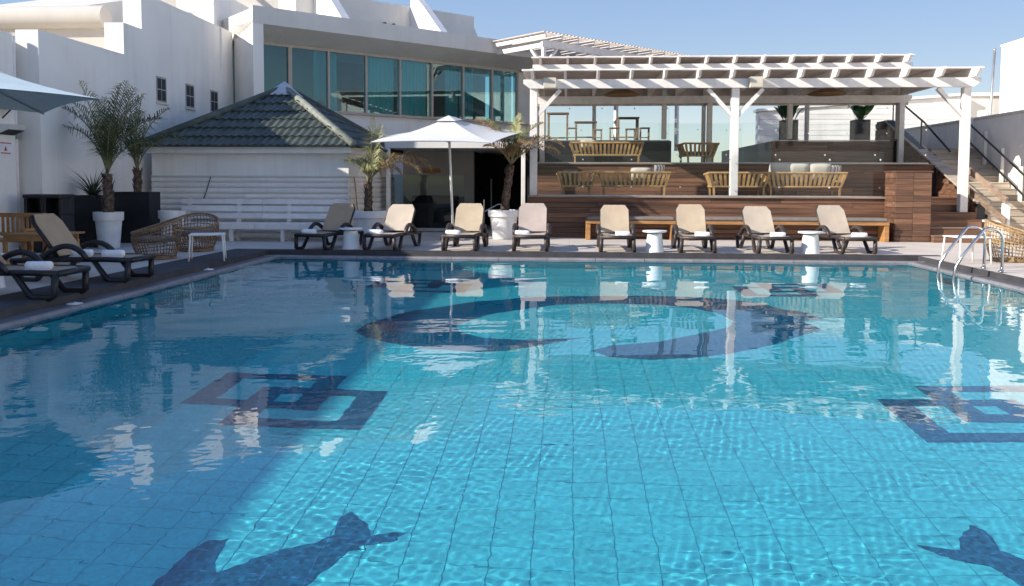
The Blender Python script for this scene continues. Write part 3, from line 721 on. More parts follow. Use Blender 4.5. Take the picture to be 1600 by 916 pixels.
# slatted pergola by the gallery, turned to its front
p3 = thing('pergola', 'lattice roofed pergola joined to the end of the glazed gallery', 'pergola', (-1.0, 31, 2.86), R(45))
def g3(m, n, mt='white_wood'): return m.build(n, mt, p3, False, world=False)
Z3 = 4.12
for a, b_, c, d_ in ((-.1, 8.0, -.05, .05), (-.1, 8.0, 3.0, 3.1)): g3(B(a, b_, c, d_, Z3 - .52, Z3 - .25), 'beam')
for a in (-.05, 4.0, 7.8): g3(B(a, a + .1, .051, 2.999, Z3 - .52, Z3 - .25), 'beam')
for x in np.arange(-.25, 8.2, .85): g3(B(x, x + .06, -.35, 3.5, Z3 - .248, Z3 - .06), 'rafter')
m = MB()
for x in np.arange(-.35, 8.4, .19): m.box(x, x + .08, -.4, 3.55, Z3 - .058, Z3 - .02)
stuff(g3(m, 'lath_field', 'pergola_lath'))
for x, y in ((0, 0), (4.0, 0), (7.9, 0)): g3(CB(x - .07, x + .07, y - .07, y + .07, 0, Z3 - .522, .01), 'post')
g3(MB().beam((.1, 0, 2.95), (.65, 0, 3.58), .09, .12, up=(0, 1, 0)), 'brace')
g3(MB().beam((0, .1, 2.95), (0, .65, 3.58), .09, .12, up=(1, 0, 0)), 'brace')
for i, (x, y) in enumerate(((1.5, 24.8), (7.4, 24.8))):
    t = thing('pendant_lamp', ('flat wicker pendant lamp under the left bay of the front pergola', 'flat wicker pendant lamp under the right bay of the front pergola')[i], 'lamp', (x, y, 4.06), group='wicker pendants')
    MB().lathe([(.02, .16), (.2, .14), (.42, .06), (.55, 0), (.52, -.02), (.3, -.03), (.02, -.03)], 20).build('shade', 'wicker_lamp', t, 50, False)
    MB().tube([(0, 0, .16), (0, 0, .38)], .012, 6).build('cord', 'black_metal', t, False, False)

# ------------------------------------------------------------------ buildings beyond
sh = thing('white_shed', 'low white building with horizontal cladding beyond the top terrace', 'building', (12.7, 41, 0))
MB().prism([(8.4, 0), (17.1, 0), (17.1, 5.32), (8.4, 4.65)], 38.05, 38.7, 'y').build('core', 'white_paint', sh)
for k in range(13):
    z0 = 2.2 + k * .235
    f = lambda x: 4.65 + (x - 8.4) * .077
    if z0 + .22 < 4.6: B(8.42, 17.08, 38.0, 38.045, z0, z0 + .222).build('cladding_board', 'siding', sh)
    else:
        xa = 8.4 + max(0, (z0 + .23 - 4.63) / .077)
        if xa < 16.8: B(xa, 17.08, 38.0, 38.045, z0, z0 + .222).build('cladding_board', 'siding', sh)
MB().hexa([(8.3, 37.9, 4.66), (17.2, 37.9, 5.34), (17.2, 38.8, 5.34), (8.3, 38.8, 4.66), (8.3, 37.9, 4.78), (17.2, 37.9, 5.46), (17.2, 38.8, 5.46), (8.3, 38.8, 4.78)]).build('roof_edge', 'white_paint', sh)
gw = thing('grey_annex', 'pale grey plastered annex between the shed and the tall white block', 'building', (18, 40, 0))
B(17.25, 19.6, 38.4, 44, 0, 5.35).build('wall', 'stucco_grey', gw); CB(17.2, 19.6, 38.3, 44, 5.352, 5.5, .01).build('coping', 'stucco', gw)
tb = thing('white_block', 'tall plain white block at the right edge of the view', 'building', (24, 30, 0))
B(18.7, 30, 20.0, 38, 0, 7.45).build('wall', 'stucco', tb); CB(18.66, 30, 19.96, 38.04, 7.452, 7.52, .01).build('coping', 'stucco', tb)
for yy in (24.5, 29.5): B(18.66, 18.70, yy, yy + .9, 4.4, 5.6).build('window', 'room', tb)
hl = MB(); hr = random.Random(4); N_ = 60
pts_ = [(-140 + 520 * i / N_, 4.5 + 3.0 * math.sin(i * .31) + 1.6 * math.sin(i * .83 + 1) + hr.uniform(0, .8)) for i in range(N_ + 1)]
hl.add([(x, 330, -.5) for x, z in pts_] + [(x, 360, z) for x, z in pts_] + [(x, 430, -.5) for x, z in pts_], [(i, i + 1, N_ + 2 + i, N_ + 1 + i) for i in range(N_)] + [(N_ + 1 + i, N_ + 2 + i, 2 * N_ + 3 + i, 2 * N_ + 2 + i) for i in range(N_)])
struct(hl.build('hills', 'far_scrub'))
ow = thing('opposite_wing', 'long white hotel wing facing the pool from the right, outside the picture', 'building', (17, 4, 0))
B(14.2, 19, -14, 19.0, 0, 6.8).build('wall', 'stucco', ow)
CB(14.1, 19, -14, 19.05, 6.802, 6.95, .01).build('coping', 'stucco', ow)
for yy in np.arange(-12, 17, 3.2):
    w = B(14.17, 14.21, yy, yy + 1.1, 3.9, 5.3).build('window', 'alu_frame', ow); B(14.15, 14.168, yy + .06, yy + 1.04, 3.96, 5.24).build('pane', 'room', w)
fp = thing('flag_pole', 'bare slim metal pole standing beyond the stairwell wall', 'pole', (15.9, 33, 0))
MB().tube([(15.9, 33, 0), (15.9, 33, 3.7), (16.0, 33, 6.5)], [.06, .055, .045], 10).build('shaft', 'grey_metal', fp, True)
MB().lathe([(.001, .09), (.06, .05), (.06, -.02), (.001, -.05)], 10, (16.0, 33, 6.52)).build('cap', 'grey_metal', fp, True)
wb2 = thing('wooden_crate', 'small brown wooden crate on the upper landing of the wide stair', 'crate', (11.7, 30.2, 2.55))
for z in (0, .15, .30, .45): CB(11.3, 11.95, 30.0, 30.5, 2.552 + z, 2.552 + z + .14, .006).build('slat', 'teak', wb2)

# ------------------------------------------------------------------ sun loungers
def make_lounger(frame, sling):
    t = thing('sun_lounger', 'sun lounger', 'sun lounger')
    def add(m, n, mt, sm=False, p=t): return m.build(n, mt, p, sm, world=False)
    W = .335
    for s in (-1, 1):
        x = s * W
        add(MB().tube([(x, .0, .325), (x, .35, .335), (x, 1.2, .325), (x, 1.82, .30)], .040, 8), 'side_rail', frame, True)
        # front and rear truss legs
        add(MB().tube([(x, .03, .325), (x * 1.04, .05, .05), (x * 1.05, .09, .022), (x * 1.05, .30, .022), (x * 1.05, .35, .05), (x, .56, .32)], [.042, .044, .042, .042, .042, .036], 8), 'leg', frame, True)
        add(MB().tube([(x, 1.20, .32), (x * 1.05, 1.40, .05), (x * 1.05, 1.45, .022), (x * 1.05, 1.62, .022), (x * 1.05, 1.68, .06), (x, 1.80, .30)], .042, 8), 'leg', frame, True)
        arc = [(s * (W + .045), .62 + .74 * u, .33 + .20 * math.sin(math.pi * (u ** .8))) for u in np.linspace(0, 1, 11)]
        add(MB().tube(arc, [.032] + [.042] * 9 + [.032], 8, flat=1.2), 'armrest', frame, True)
    add(MB().tube([(-W, .0, .325), (W, .0, .325)], .042, 8), 'foot_bar', frame, True)
    add(MB().tube([(-W, 1.78, .30), (W, 1.78, .30)], .028, 8), 'rear_bar', frame, True)
    # seat sling, sagging a little
    n, k = 14, 9; v = []; f = []
    for i in range(n):
        y = -.01 + 1.12 * i / (n - 1)
        for j in range(k):
            u = -1 + 2 * j / (k - 1)
            z = .358 - .022 * (1 - u * u) - (.03 * (1 - i / 2) if i < 2 else 0)
            v.append((u * (W - .01), y, z))
    f = [(i * k + j, i * k + j + 1, (i + 1) * k + j + 1, (i + 1) * k + j) for i in range(n - 1) for j in range(k - 1)]
    v2 = [(x, y, z - .008) for x, y, z in v]
    m = MB().add(v, f); m.add(v2, [tuple(reversed(q)) for q in f]); add(m, 'seat_sling', sling, True)
    # backrest frame + sling
    hy, hz, ty, tz = 1.10, .37, 1.52, .96
    P = lambda u, a, d=0.: (u, hy + (ty - hy) * a + d * .81, hz + (tz - hz) * a - d * .58)
    br = add(MB().tube([P(-.30, 0, .03), P(-.31, .85, .03), P(-.25, 1.0, .03), P(.25, 1.0, .03), P(.31, .85, .03), P(.30, 0, .03)], .026, 8), 'backrest', frame, True)
    rows, cols = 12, 11; v = []
    for i in range(rows):
        a = i / (rows - 1); hw = .315 if a < .82 else .315 - .075 * ((a - .82) / .18)
        for j in range(cols):
            u = -1 + 2 * j / (cols - 1)
            wr = .004 * math.sin(j * 2.1) * max(0, a - .7) * 3
            v.append(P(u * hw, a * 1.02, -.018 + .02 * (1 - u * u) * math.sin(math.pi * a) + wr))
    f = [(i * cols + j, i * cols + j + 1, (i + 1) * cols + j + 1, (i + 1) * cols + j) for i in range(rows - 1) for j in range(cols - 1)]
    m = MB().add(v, f); m.add([(x, y + .008, z - .006) for x, y, z in v], [tuple(reversed(q)) for q in f])
    add(m, 'sling', sling, True, br)
    add(MB().tube([P(.0, .55, .04), (0, 1.62, .30)], .016, 6), 'back_strut', frame)
    return t
def make_towel():
    pr = [(.075, 0)]
    m = MB(); n = 16
    prof = [(.0, -.20), (.06, -.20), (.074, -.19), (.078, -.1), (.076, 0), (.078, .1), (.074, .19), (.06, .20), (.0, .20)]
    v = []; f = []
    for k in range(n):
        g = 2 * math.pi * k / n
        for r, z in prof: v.append((z, r * math.cos(g) * 1.12, .068 + r * math.sin(g) * .9))
    q = len(prof)
    f = [(k * q + i, ((k + 1) % n) * q + i, ((k + 1) % n) * q + i + 1, k * q + i + 1) for k in range(n) for i in range(q - 1)]
    t = thing('rolled_towel', 'towel', 'towel')
    m.add(v, f).build('roll', 'towel', t, True, False)
    t.scale = (.78, .78, .78)
    MB().box(-.195, .195, -.10, -.03, .0, .012).build('loose_edge', 'towel', t, False, False)
    return t
far = [(-5.58, 17.50, -13, 'sling_brown', 'lounger_black', 'shaded brown sun lounger by the long white bench, turned to the right'),
       (-4.08, 17.55, -8, 'sling_beige', 'lounger_frame', 'beige sun lounger just right of the left white palm pot'),
       (-2.36, 17.6, -3, 'sling_tan', 'lounger_frame', 'tan sun lounger in front of the white parasol pole'),
       (-.84, 17.65, 0, 'sling_pink', 'lounger_frame', 'pinkish sun lounger in front of the right white palm pot'),
       (1.02, 17.65, 0, 'sling_tan', 'lounger_frame', 'tan sun lounger left of the white side table by the short bench'),
       (2.70, 17.65, -1, 'sling_tan', 'lounger_frame', 'tan sun lounger standing right of the middle white side table'),
       (4.32, 17.70, 4, 'sling_beige', 'lounger_frame', 'beige sun lounger just left of the right white side table'),
       (6.05, 17.75, 8, 'sling_beige', 'lounger_frame', 'rightmost sun lounger in front of the timber pier')]
protos = {}
towel = make_towel(); tw_first = True
for i, (x, y, a, sl, fr, lab) in enumerate(far):
    key = (sl, fr)
    if key not in protos: protos[key] = make_lounger(fr, sl); first = True
    else: first = False
    a_ = R(a); lo_ = place(protos[key], first, lab, (x, y, 0), a_, 'loungers along the far pool edge')
    dl = R((0, -2.5, 1.5, 3, -1.5, 2, -3, 1)[i]); hg = Vector((0, 1.10, .37))          # each back is set at its own notch
    for c_ in lo_.children:
        if c_.name.startswith('backrest'): c_.rotation_euler = (dl, 0, 0); c_.location = hg - Matrix.Rotation(dl, 3, 'X') @ hg
    off = Vector((-.18 if i < 4 else .12, .30)); off.rotate(Matrix.Rotation(a_, 2))
    tl = ('on the shaded brown lounger', 'on the beige lounger right of the left palm pot', 'on the tan lounger by the parasol pole', 'on the pinkish lounger', 'on the tan lounger left of the middle side table',
          'on the tan lounger right of the middle side table', 'on the beige lounger left of the right side table', 'on the rightmost lounger')[i]
    place(towel, tw_first, 'rolled white towel lying ' + tl, (x + off.x, y + off.y, .335), a_ + R(random.uniform(-8, 8)), 'rolled towels'); tw_first = False
    towel['category'] = 'towel'
left = [(-6.38, 12.0, 90, 'tan sun lounger on the dark walkway, nearest the wicker chairs'),
        (-6.34, 10.2, 91, 'tan sun lounger on the dark walkway, second from the wicker chairs'),
        (-6.70, 8.45, 90, 'sun lounger cut off by the left edge of the picture')]
pl = make_lounger('lounger_black', 'sling_brown')
for i, (x, y, a, lab) in enumerate(left):
    place(pl, i == 0, lab, (x, y, 0), R(a), 'loungers along the left pool edge')
    if i < 2: place(towel, False, ('rolled white towel across the foot of the left lounger nearest the wicker chairs', 'rolled white towel across the foot of the second left lounger')[i], (x - .42, y - .05, .345), R(a - 84), 'rolled towels')
    if i < 1: place(towel, False, ('flat white towel by the armrest of the left lounger nearest the wicker chairs', 'white towel at the hip of the second left lounger')[i], (x - 1.0, y + .1, .335), R(a - 80), 'rolled towels')

# ------------------------------------------------------------------ side tables
def drum_table():
    t = thing('drum_table', 'x', 'side table')
    MB().lathe([(0, .0), (.205, 0), (.20, .02), (.165, .30), (.15, .40), (.0, .40)], 28).build('base', 'white_plastic', t, 40, False)
    MB().lathe([(0, .40), (.19, .415), (.255, .43), (.26, .445), (.255, .462), (.0, .465)], 28).build('top', 'white_plastic', t, 40, False)
    return t
dt = drum_table()
for i, (x, y, lab) in enumerate(((-4.83, 18.1, 'white drum side table between the shaded and the first sunlit lounger'), (1.82, 17.95, 'white drum side table in the middle of the lounger row'),
                                 (5.10, 18.0, 'white drum side table beside the rightmost lounger'), (-8.0, 10.9, 'white drum side table between the left loungers'))):
    place(dt, i == 0, lab, (x, y, 0), 0, 'white drum side tables')
def stool_table():
    t = thing('metal_table', 'x', 'side table')
    CB(-.31, .31, -.28, .28, .478, .50, .006).build('top', 'white_paint', t, False, False)
    for sx in (-1, 1):
        for sy in (-1, 1): MB().tube([(sx * .28, sy * .25, .48), (sx * .31, sy * .28, .0)], .016, 8).build('leg', 'white_paint', t, True, False)
    return t
mt_ = stool_table()
place(mt_, True, 'square white metal side table beside the left wicker chairs', (-6.78, 15.15, 0), R(20), 'square white metal tables')
place(mt_, False, 'square white metal side table behind the pool ladder', (7.45, 16.15, 0), R(8), 'square white metal tables')

# ------------------------------------------------------------------ wicker tub chairs
def wicker_chair(mt):
    t = thing('wicker_chair', 'x', 'armchair')
    def H(g): return .50 + .28 * (.5 - .5 * math.cos(g)) ** 1.2          # g = 0 is the open front (-y)
    def P(g, a):
        h = H(g); r = .33 + .14 * math.sin(min(1, a * 1.15) * math.pi * .5) - .03 * a * a
        return (r * math.sin(g) * 1.02, -r * math.cos(g), .03 + a * (h - .03))
    m = MB(); n = 42
    for k in range(n):
        g = 2 * math.pi * k / n
        m.tube([P(g + .05 * math.sin(6 * a), a) for a in np.linspace(0, 1, 6)], .0085, 4)
    m.build('stakes', mt, t, False, False)
    for a in np.linspace(.06, .94, 9):
        MB().tube([P(2 * math.pi * k / 40, a + .008 * math.sin(k * 2.2)) for k in range(40)], .009, 4, True).build('woven_band', mt, t, False, False)
    MB().tube([P(2 * math.pi * k / 40, 1) for k in range(40)], .024, 8, True).build('rim', mt, t, True, False)
    MB().tube([P(2 * math.pi * k / 40, 0) for k in range(40)], .022, 8, True).build('base_ring', mt, t, True, False)
    MB().lathe([(0, .34), (.34, .34), (.38, .36), (.38, .40), (.33, .425), (0, .42)], 24).build('seat_pad', 'cushion_grey' if mt == 'wicker_brown' else mt, t, 50, False)
    return t
wc = wicker_chair('wicker_brown')
place(wc, True, 'brown wicker tub chair nearest the left loungers', (-7.86, 15.35, 0), R(-62), 'wicker tub chairs')
place(wc, False, 'brown wicker tub chair in front of the long white bench', (-7.92, 17.15, 0), R(14), 'wicker tub chairs')
wc2 = wicker_chair('wicker')
place(wc2, True, 'sunlit tan wicker tub chair behind the pool ladder', (8.45, 16.55, 0), R(60), 'wicker tub chairs')
place(wc2, False, 'sunlit tan wicker tub chair cut off by the right edge', (8.75, 15.35, 0), R(100), 'wicker tub chairs')

# ------------------------------------------------------------------ parasols
def canopy(corners, apex, mt, t, sag=.12, n=8):
    """square cloth: each side face is curved in and its hem hangs slack"""
    A = Vector(apex)
    for k in range(4):
        c0, c1 = Vector(corners[k]), Vector(corners[(k + 1) % 4]); v = []; f = []
        for i in range(n + 1):
            for j in range(n + 1):
                a = i / n; u = j / n
                h = c0.lerp(c1, u); h.z += sag * 4 * u * (1 - u) * .35
                p = A.lerp(h, a); p.z -= sag * math.sin(math.pi * a) * .5 * (1 + .5 * 4 * u * (1 - u))
                v.append(p)
        w = n + 1
        f = [(i * w + j, i * w + j + 1, (i + 1) * w + j + 1, (i + 1) * w + j) for i in range(n) for j in range(n)]
        m = MB().add(v, f); m.add([p + Vector((0, 0, -.012)) for p in v], [tuple(reversed(q)) for q in f])
        m.build('canopy_panel', mt, t, True)
        MB().tube([tuple(A + Vector((0, 0, -.06))), tuple(A.lerp(c0, .5) + Vector((0, 0, -.06 - sag * .5))), tuple(c0 + Vector((0, 0, -.03)))], .014, 6).build('rib', 'grey_metal', t)
        mid = A.lerp(c0, .45) + Vector((0, 0, -.05 - sag * .5))
        MB().tube([tuple(A + Vector((0, 0, -.62))), tuple(mid)], .012, 6).build('strut', 'grey_metal', t)
    c = [A.lerp(Vector(q), .17) + Vector((0, 0, .02)) for q in corners]
    MB().add([tuple(q) for q in c] + [tuple(A + Vector((0, 0, .06)))], [(0, 1, 4), (1, 2, 4), (2, 3, 4), (3, 0, 4)]).build('vent_cap', mt, t)
u1 = thing('parasol', 'white square parasol standing behind the far loungers', 'parasol', (-3.02, 21.2, 0))
canopy([(-4.83, 19.95, 2.44), (-1.86, 19.85, 2.42), (-1.15, 22.5, 2.84), (-4.35, 22.7, 2.84)], (-3.10, 21.2, 3.12), 'parasol', u1)
MB().tube([(-2.99, 21.25, .05), (-3.10, 21.2, 3.05)], .032, 10).build('pole', 'white_paint', u1, True)
MB().lathe([(0, 0), (.34, 0), (.34, .06), (.10, .09), (.06, .32), (0, .32)], 20, (-2.99, 21.25, .001)).build('base', 'grey_metal', u1, 40)
u2 = thing('parasol', 'pale parasol at the upper left with its shaded underside showing', 'parasol', (-9.35, 12.05, 0))
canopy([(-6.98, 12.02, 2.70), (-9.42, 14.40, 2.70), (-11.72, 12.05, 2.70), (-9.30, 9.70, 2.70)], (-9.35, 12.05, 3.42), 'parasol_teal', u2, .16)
MB().tube([(-9.35, 12.05, .05), (-9.35, 12.05, 3.35)], .035, 10).build('pole', 'grey_metal', u2, True)
MB().lathe([(0, 0), (.36, 0), (.36, .06), (.10, .09), (.06, .32), (0, .32)], 20, (-9.35, 12.05, .001)).build('base', 'grey_metal', u2, 40)

# ------------------------------------------------------------------ palms and planters
def frond(length, el, droop, dens=27, leaf=.34, mt='palm_leaf', twist=.0, seed=0, fold=.5):
    """one feather leaf along +x from the origin"""
    rg = random.Random(seed); pts = []; a = el; p = Vector((0, 0, 0)); N = 16; step = length / N
    for i in range(N + 1):
        pts.append(p.copy()); a2 = a - droop * (i / N) ** 1.4; p = p + Vector((math.cos(a2), 0, math.sin(a2))) * step
    m = MB()
    stem = MB().tube(pts, [.018 * (1 - .8 * i / N) + .002 for i in range(N + 1)], 5)
    for k in range(dens):
        u = .16 + .84 * k / dens; i = min(N - 1, int(u * N)); fr = u * N - i
        b = pts[i].lerp(pts[i + 1], fr); t = (pts[i + 1] - pts[i]).normalized(); up = Vector((-t.z, 0, t.x))
        L_ = leaf * (math.sin(math.pi * min(1, .18 + .80 * u)) ** .7) * rg.uniform(.85, 1.1)
        for s in (-1, 1):
            side = Vector((0, s, 0)); d = (t * .70 + side * .66 + up * (fold * .7 + rg.uniform(-.28, .28))).normalized()
            w = t.cross(d).cross(d).normalized() * .0105
            e1 = b + d * L_ * .55; e2 = b + (d * .9 + Vector((0, 0, -.42 - rg.uniform(0, .3)))).normalized() * L_
            m.add([b - w * .6, b + w * .6, e1 + w, e1 - w, e2], [(0, 1, 2, 3), (3, 2, 4)])
    return stem, m
def palm(label, loc, th, tr, specs, seed, group='potted palms', lean=(0, 0)):
    t = thing('palm_tree', label, 'palm', loc, group=group); rg = random.Random(seed)
    pts = [(lean[0] * (i / 9) ** 1.3, lean[1] * (i / 9), th * i / 9) for i in range(10)]
    tk = MB().tube(pts, [tr * (1.0 + .10 * math.sin(i * 2.4) - .018 * i) for i in range(10)], 10).build('trunk', 'trunk', t, True, False)
    for k in range(26):      # old leaf bases round the trunk
        h = th * rg.uniform(.25, 1.0); g = k * 2.4; i = h / th; c = Vector((lean[0] * i ** 1.3, lean[1] * i, h))
        o = Vector((math.cos(g), math.sin(g), 0)); s = Vector((-o.y, o.x, 0)) * .035
        b = c + o * tr * .8; e = c + o * (tr * 1.25) + Vector((0, 0, .12))
        MB().add([b - s, b + s, e + s * .5, e - s * .5], [(0, 1, 2, 3)]).build('leaf_base', 'trunk', tk, False, False)
    top = Vector(pts[-1])
    for k, (az, el, ln, dr, mt) in enumerate(specs):
        stem, lv = frond(ln, R(el), R(dr), mt=mt, seed=seed * 50 + k, leaf=.27 + .13 * ln, fold=rg.uniform(.25, .75))
        o = link('frond', lv.mesh('frond', mt), t, top, (R(rg.uniform(-12, 12)), 0, R(az)))
        link('stem', stem.mesh('stem', 'frond_stem', True), o)
    return t
def pot(label, loc, r, h, group='round white pots'):
    t = thing('plant_pot', label, 'pot', loc, group=group)
    MB().lathe([(0, 0), (r * .68, 0), (r * .72, .01), (r * .90, h * .76), (r * 1.0, h * .765), (r * 1.02, h * .78), (r * 1.04, h), (r * .97, h), (r * .94, h * .9), (0, h * .9)], 32).build('body', 'pot_white', t, 30, False)
    MB().lathe([(0, h * .93), (r * .955, h * .93)], 24).build('soil', 'soil', t, False, False)
    return t
g_, d_, p_ = 'palm_leaf', 'palm_dry', 'palm_pale'
pot('round white pot in front of the black planters, holding the larger left palm', (-10.1, 17.6, 0), .30, .80)
palm('tall shaded palm in the white pot beside the black planters', (-10.1, 17.6, .72), .92, .115,
     [(0, 86, 2.0, 16, g_), (160, 80, 2.0, 34, g_), (185, 76, 2.0, 62, g_), (175, 70, 1.9, 88, g_), (20, 80, 2.0, 40, g_), (-30, 83, 2.0, 26, g_), (60, 76, 1.8, 50, g_), (-6, 72, 1.9, 78, g_), (110, 82, 1.9, 36, g_), (250, 78, 1.8, 50, g_), (310, 74, 1.7, 66, g_), (90, 87, 2.1, 10, g_), (8, 64, 1.5, 95, g_), (240, 86, 2.1, 14, p_)], 3)
pot('round white pot without a palm, half hidden behind the wicker chair', (-9.45, 19.2, 0), .30, .78)
palm('smaller palm rising from the wide black planter', (-10.40, 19.42, 1.12), .62, .10,
     [(0, 82, 1.8, 60, g_), (180, 80, 1.7, 50, g_), (60, 86, 1.9, 20, g_), (-40, 80, 1.8, 70, g_), (130, 78, 1.6, 60, g_), (270, 87, 1.9, 14, g_), (20, 72, 1.5, 100, g_), (220, 76, 1.5, 80, g_)], 4)
pot('large white pot between the bench and the sunlit loungers', (-5.0, 20.5, 0), .44, .76)
palm('dry leaved palm in the large white pot beside the hut corner', (-5.02, 20.5, .68), .80, .105,
     [(5, 56, 1.95, 118, d_), (-12, 50, 1.7, 112, d_), (80, 84, 1.5, 20, p_), (140, 86, 1.7, 12, p_), (175, 74, .9, 90, g_), (30, 60, 1.1, 130, d_), (-60, 62, 1.0, 110, p_), (250, 70, 1.0, 100, g_), (15, 70, 1.2, 90, p_)], 5)
pot('large white pot at the corner of the timber terrace', (-1.72, 21.7, 0), .40, .76)
palm('dry leaved palm in the white pot at the terrace corner', (-1.70, 21.7, .68), 1.25, .115,
     [(0, 58, 1.7, 105, d_), (-8, 50, 1.5, 95, d_), (170, 76, 1.6, 62, d_), (185, 80, 1.4, 50, p_), (60, 84, 1.4, 15, p_), (100, 78, 1.3, 30, p_), (20, 74, 1.5, 60, p_), (-50, 66, 1.2, 100, d_), (215, 66, 1.0, 90, d_), (40, 66, 1.4, 80, g_), (300, 72, 1.1, 80, g_)], 6, lean=(.16, 0))
def planter(name, label, x0, x1, y0, y1, h, mt, group):
    t = thing(name, label, 'planter', ((x0 + x1) / 2, (y0 + y1) / 2, 0 if group != 'tall grey planters' else 2.87), group=group); z = t.location.z
    for b_ in ((x0, x1, y0, y0 + .03), (x0, x1, y1 - .03, y1), (x0, x0 + .03, y0 + .031, y1 - .031), (x1 - .03, x1, y0 + .031, y1 - .031)):
        CB(*b_, z + .002, z + h, .004).build('side_panel', mt, t)
    B(x0 + .032, x1 - .032, y0 + .032, y1 - .032, z + .01, z + h - .06).build('soil', 'soil', t); return t
planter('tall_planter', 'tall black planter with a spiky plant, left of the palm pot', -10.98, -10.35, 17.75, 18.3, 1.16, 'black_planter', 'black planters')
planter('tall_planter', 'wide black planter behind the left palm pot', -10.9, -9.98, 19.15, 19.7, 1.22, 'black_planter', 'black planters')
yu = thing('spiky_plant', 'green spiky plant in the tall black planter', 'plant', (-10.68, 18.0, 1.10))
for k in range(90):
    az = k * 2.4; el = random.uniform(25, 88); L_ = random.uniform(.55, .9); m = MB(); pts = []
    for i in range(6):
        a = i / 5; e = R(el) - 1.3 * a * a; pts.append(Vector((math.cos(az) * L_ * a * math.cos(R(el) - .6 * a), math.sin(az) * L_ * a * math.cos(R(el) - .6 * a), L_ * a * math.sin(R(el)) - .32 * a * a * (1.2 - el / 90))))
    sd = Vector((-math.sin(az), math.cos(az), 0)); v = []
    for i, p in enumerate(pts): w = .021 * (1 - i / 5.2); v += [p - sd * w, p + sd * w]
    m.add(v, [(2 * i, 2 * i + 1, 2 * i + 3, 2 * i + 2) for i in range(5)]).build('leaf', 'yucca_leaf', yu, True, False)
for i, (x, lab) in enumerate(((7.65, 'tall grey planter with broad leaves, left one on the top terrace'), (10.1, 'tall grey planter with broad leaves, right one near the stair'))):
    planter('tall_planter', lab, x - .27, x + .27, 29.75, 30.25, .82, 'grey_planter', 'tall grey planters')
    bl = thing('broad_leaf_plant', ('broad leaved green plant in the left grey planter of the top terrace', 'broad leaved green plant in the right grey planter near the stair')[i], 'plant', (x, 30, 3.62), group='broad leaved plants')
    for k in range(13):
        az = k * 2.4 + i; tilt = random.uniform(.15, .5); hgt = random.uniform(.08, .35); L_ = random.uniform(.55, .8)
        base = Vector((0, 0, 0)); o = Vector((math.cos(az), math.sin(az), 0)); s = Vector((-o.y, o.x, 0))
        tip0 = o * tilt * .5 + Vector((0, 0, hgt)); MB().tube([base, tip0], .014, 5).build('stalk', 'banana_leaf', bl, False, False)
        v = []
        for q in range(7):
            a = q / 6; c = tip0 + o * (tilt * L_ * a) + Vector((0, 0, L_ * (a - .45 * a * a))); w = .17 * math.sin(math.pi * (.08 + .9 * a)) ** .8
            v += [c - s * w + Vector((0, 0, .03)), c, c + s * w + Vector((0, 0, .03))]
        MB().add(v, [(3 * q + r, 3 * q + r + 1, 3 * q + r + 4, 3 * q + r + 3) for q in range(6) for r in (0, 1)]).build('leaf', 'banana_leaf', bl, True, False)

# ------------------------------------------------------------------ things by the left wall
bn = thing('litter_bin', 'black litter bin with open hatches beside the left wall', 'bin', (-10.75, 16.5, 0))
for b_ in ((-11.15, -10.75), (-10.74, -10.35)):
    CB(*b_, 16.3, 16.75, .02, .78, .01).build('lower_box', 'black_plastic', bn)
    CB(*b_, 16.62, 16.75, .781, 1.12, .005).build('hatch_back', 'black_plastic', bn)
    for x in (b_[0], b_[1] - .06): CB(x, x + .06, 16.3, 16.615, .781, 1.12, .005).build('hatch_post', 'black_plastic', bn)
    CB(b_[0] - .004, b_[1] + .004, 16.26, 16.78, 1.122, 1.20, .012).build('lid', 'black_plastic', bn)
bc = thing('garden_bench', 'orange teak bench with slatted back behind the left loungers', 'bench', (-10.4, 14.6, 0))
for x in (-10.95, -9.75): 
    CB(x, x + .07, 14.15, 14.22, 0, .62, .005).build('leg', 'teak', bc); CB(x, x + .07, 14.75, 14.82, 0, .88, .005).build('leg', 'teak', bc)
    CB(x, x + .07, 14.22, 14.75, .57, .62, .005).build('armrest', 'teak', bc)
CB(-10.88, -9.75, 14.77, 14.81, .80, .88, .005).build('top_rail', 'teak', bc); CB(-10.88, -9.75, 14.77, 14.81, .46, .52, .005).build('low_rail', 'teak', bc)
for x in np.arange(-10.84, -9.8, .095): CB(x, x + .05, 14.78, 14.80, .521, .799, .003).build('back_slat', 'teak', bc)
for y in np.arange(14.16, 14.74, .1): CB(-10.88, -9.75, y, y + .085, .38, .42, .004).build('seat_slat', 'teak', bc)
tt = thing('teak_table', 'low orange teak table beside the slatted teak bench', 'table', (-9.35, 14.0, 0))
for y in np.arange(13.62, 14.4, .13): CB(-9.75, -8.78, y, y + .122, .53, .56, .004).build('top_board', 'teak', tt)
CB(-9.72, -8.81, 13.64, 13.67, .44, .529, .004).build('apron', 'teak', tt); CB(-9.72, -8.81, 14.34, 14.37, .44, .529, .004).build('apron', 'teak', tt)
for x in (-9.73, -8.86):
    for y in (13.63, 14.32): CB(x, x + .06, y, y + .06, 0, .439, .004).build('leg', 'teak', tt)
ds = thing('black_chair', 'black mesh backed chair standing behind the left loungers', 'chair', (-9.9, 12.9, 0))
MB().tube([(-10.2, 13.15, 0), (-10.2, 13.15, 1.16), (-9.62, 13.15, 1.16), (-9.62, 13.15, 0)], .025, 8).build('back_frame', 'black_metal', ds)
B(-10.18, -9.64, 13.14, 13.155, .75, 1.13).build('back_mesh', 'dark_panel', ds); CB(-10.2, -9.62, 12.6, 13.12, .72, .76, .01).build('seat', 'black_plastic', ds)
for x in (-10.2, -9.62): MB().tube([(x, 12.64, 0), (x, 12.64, .72)], .022, 8).build('leg', 'black_metal', ds)
sg = thing('wall_sign', 'small white notice with red print on the left wall', 'sign', (-11.54, 16.3, 2.0))
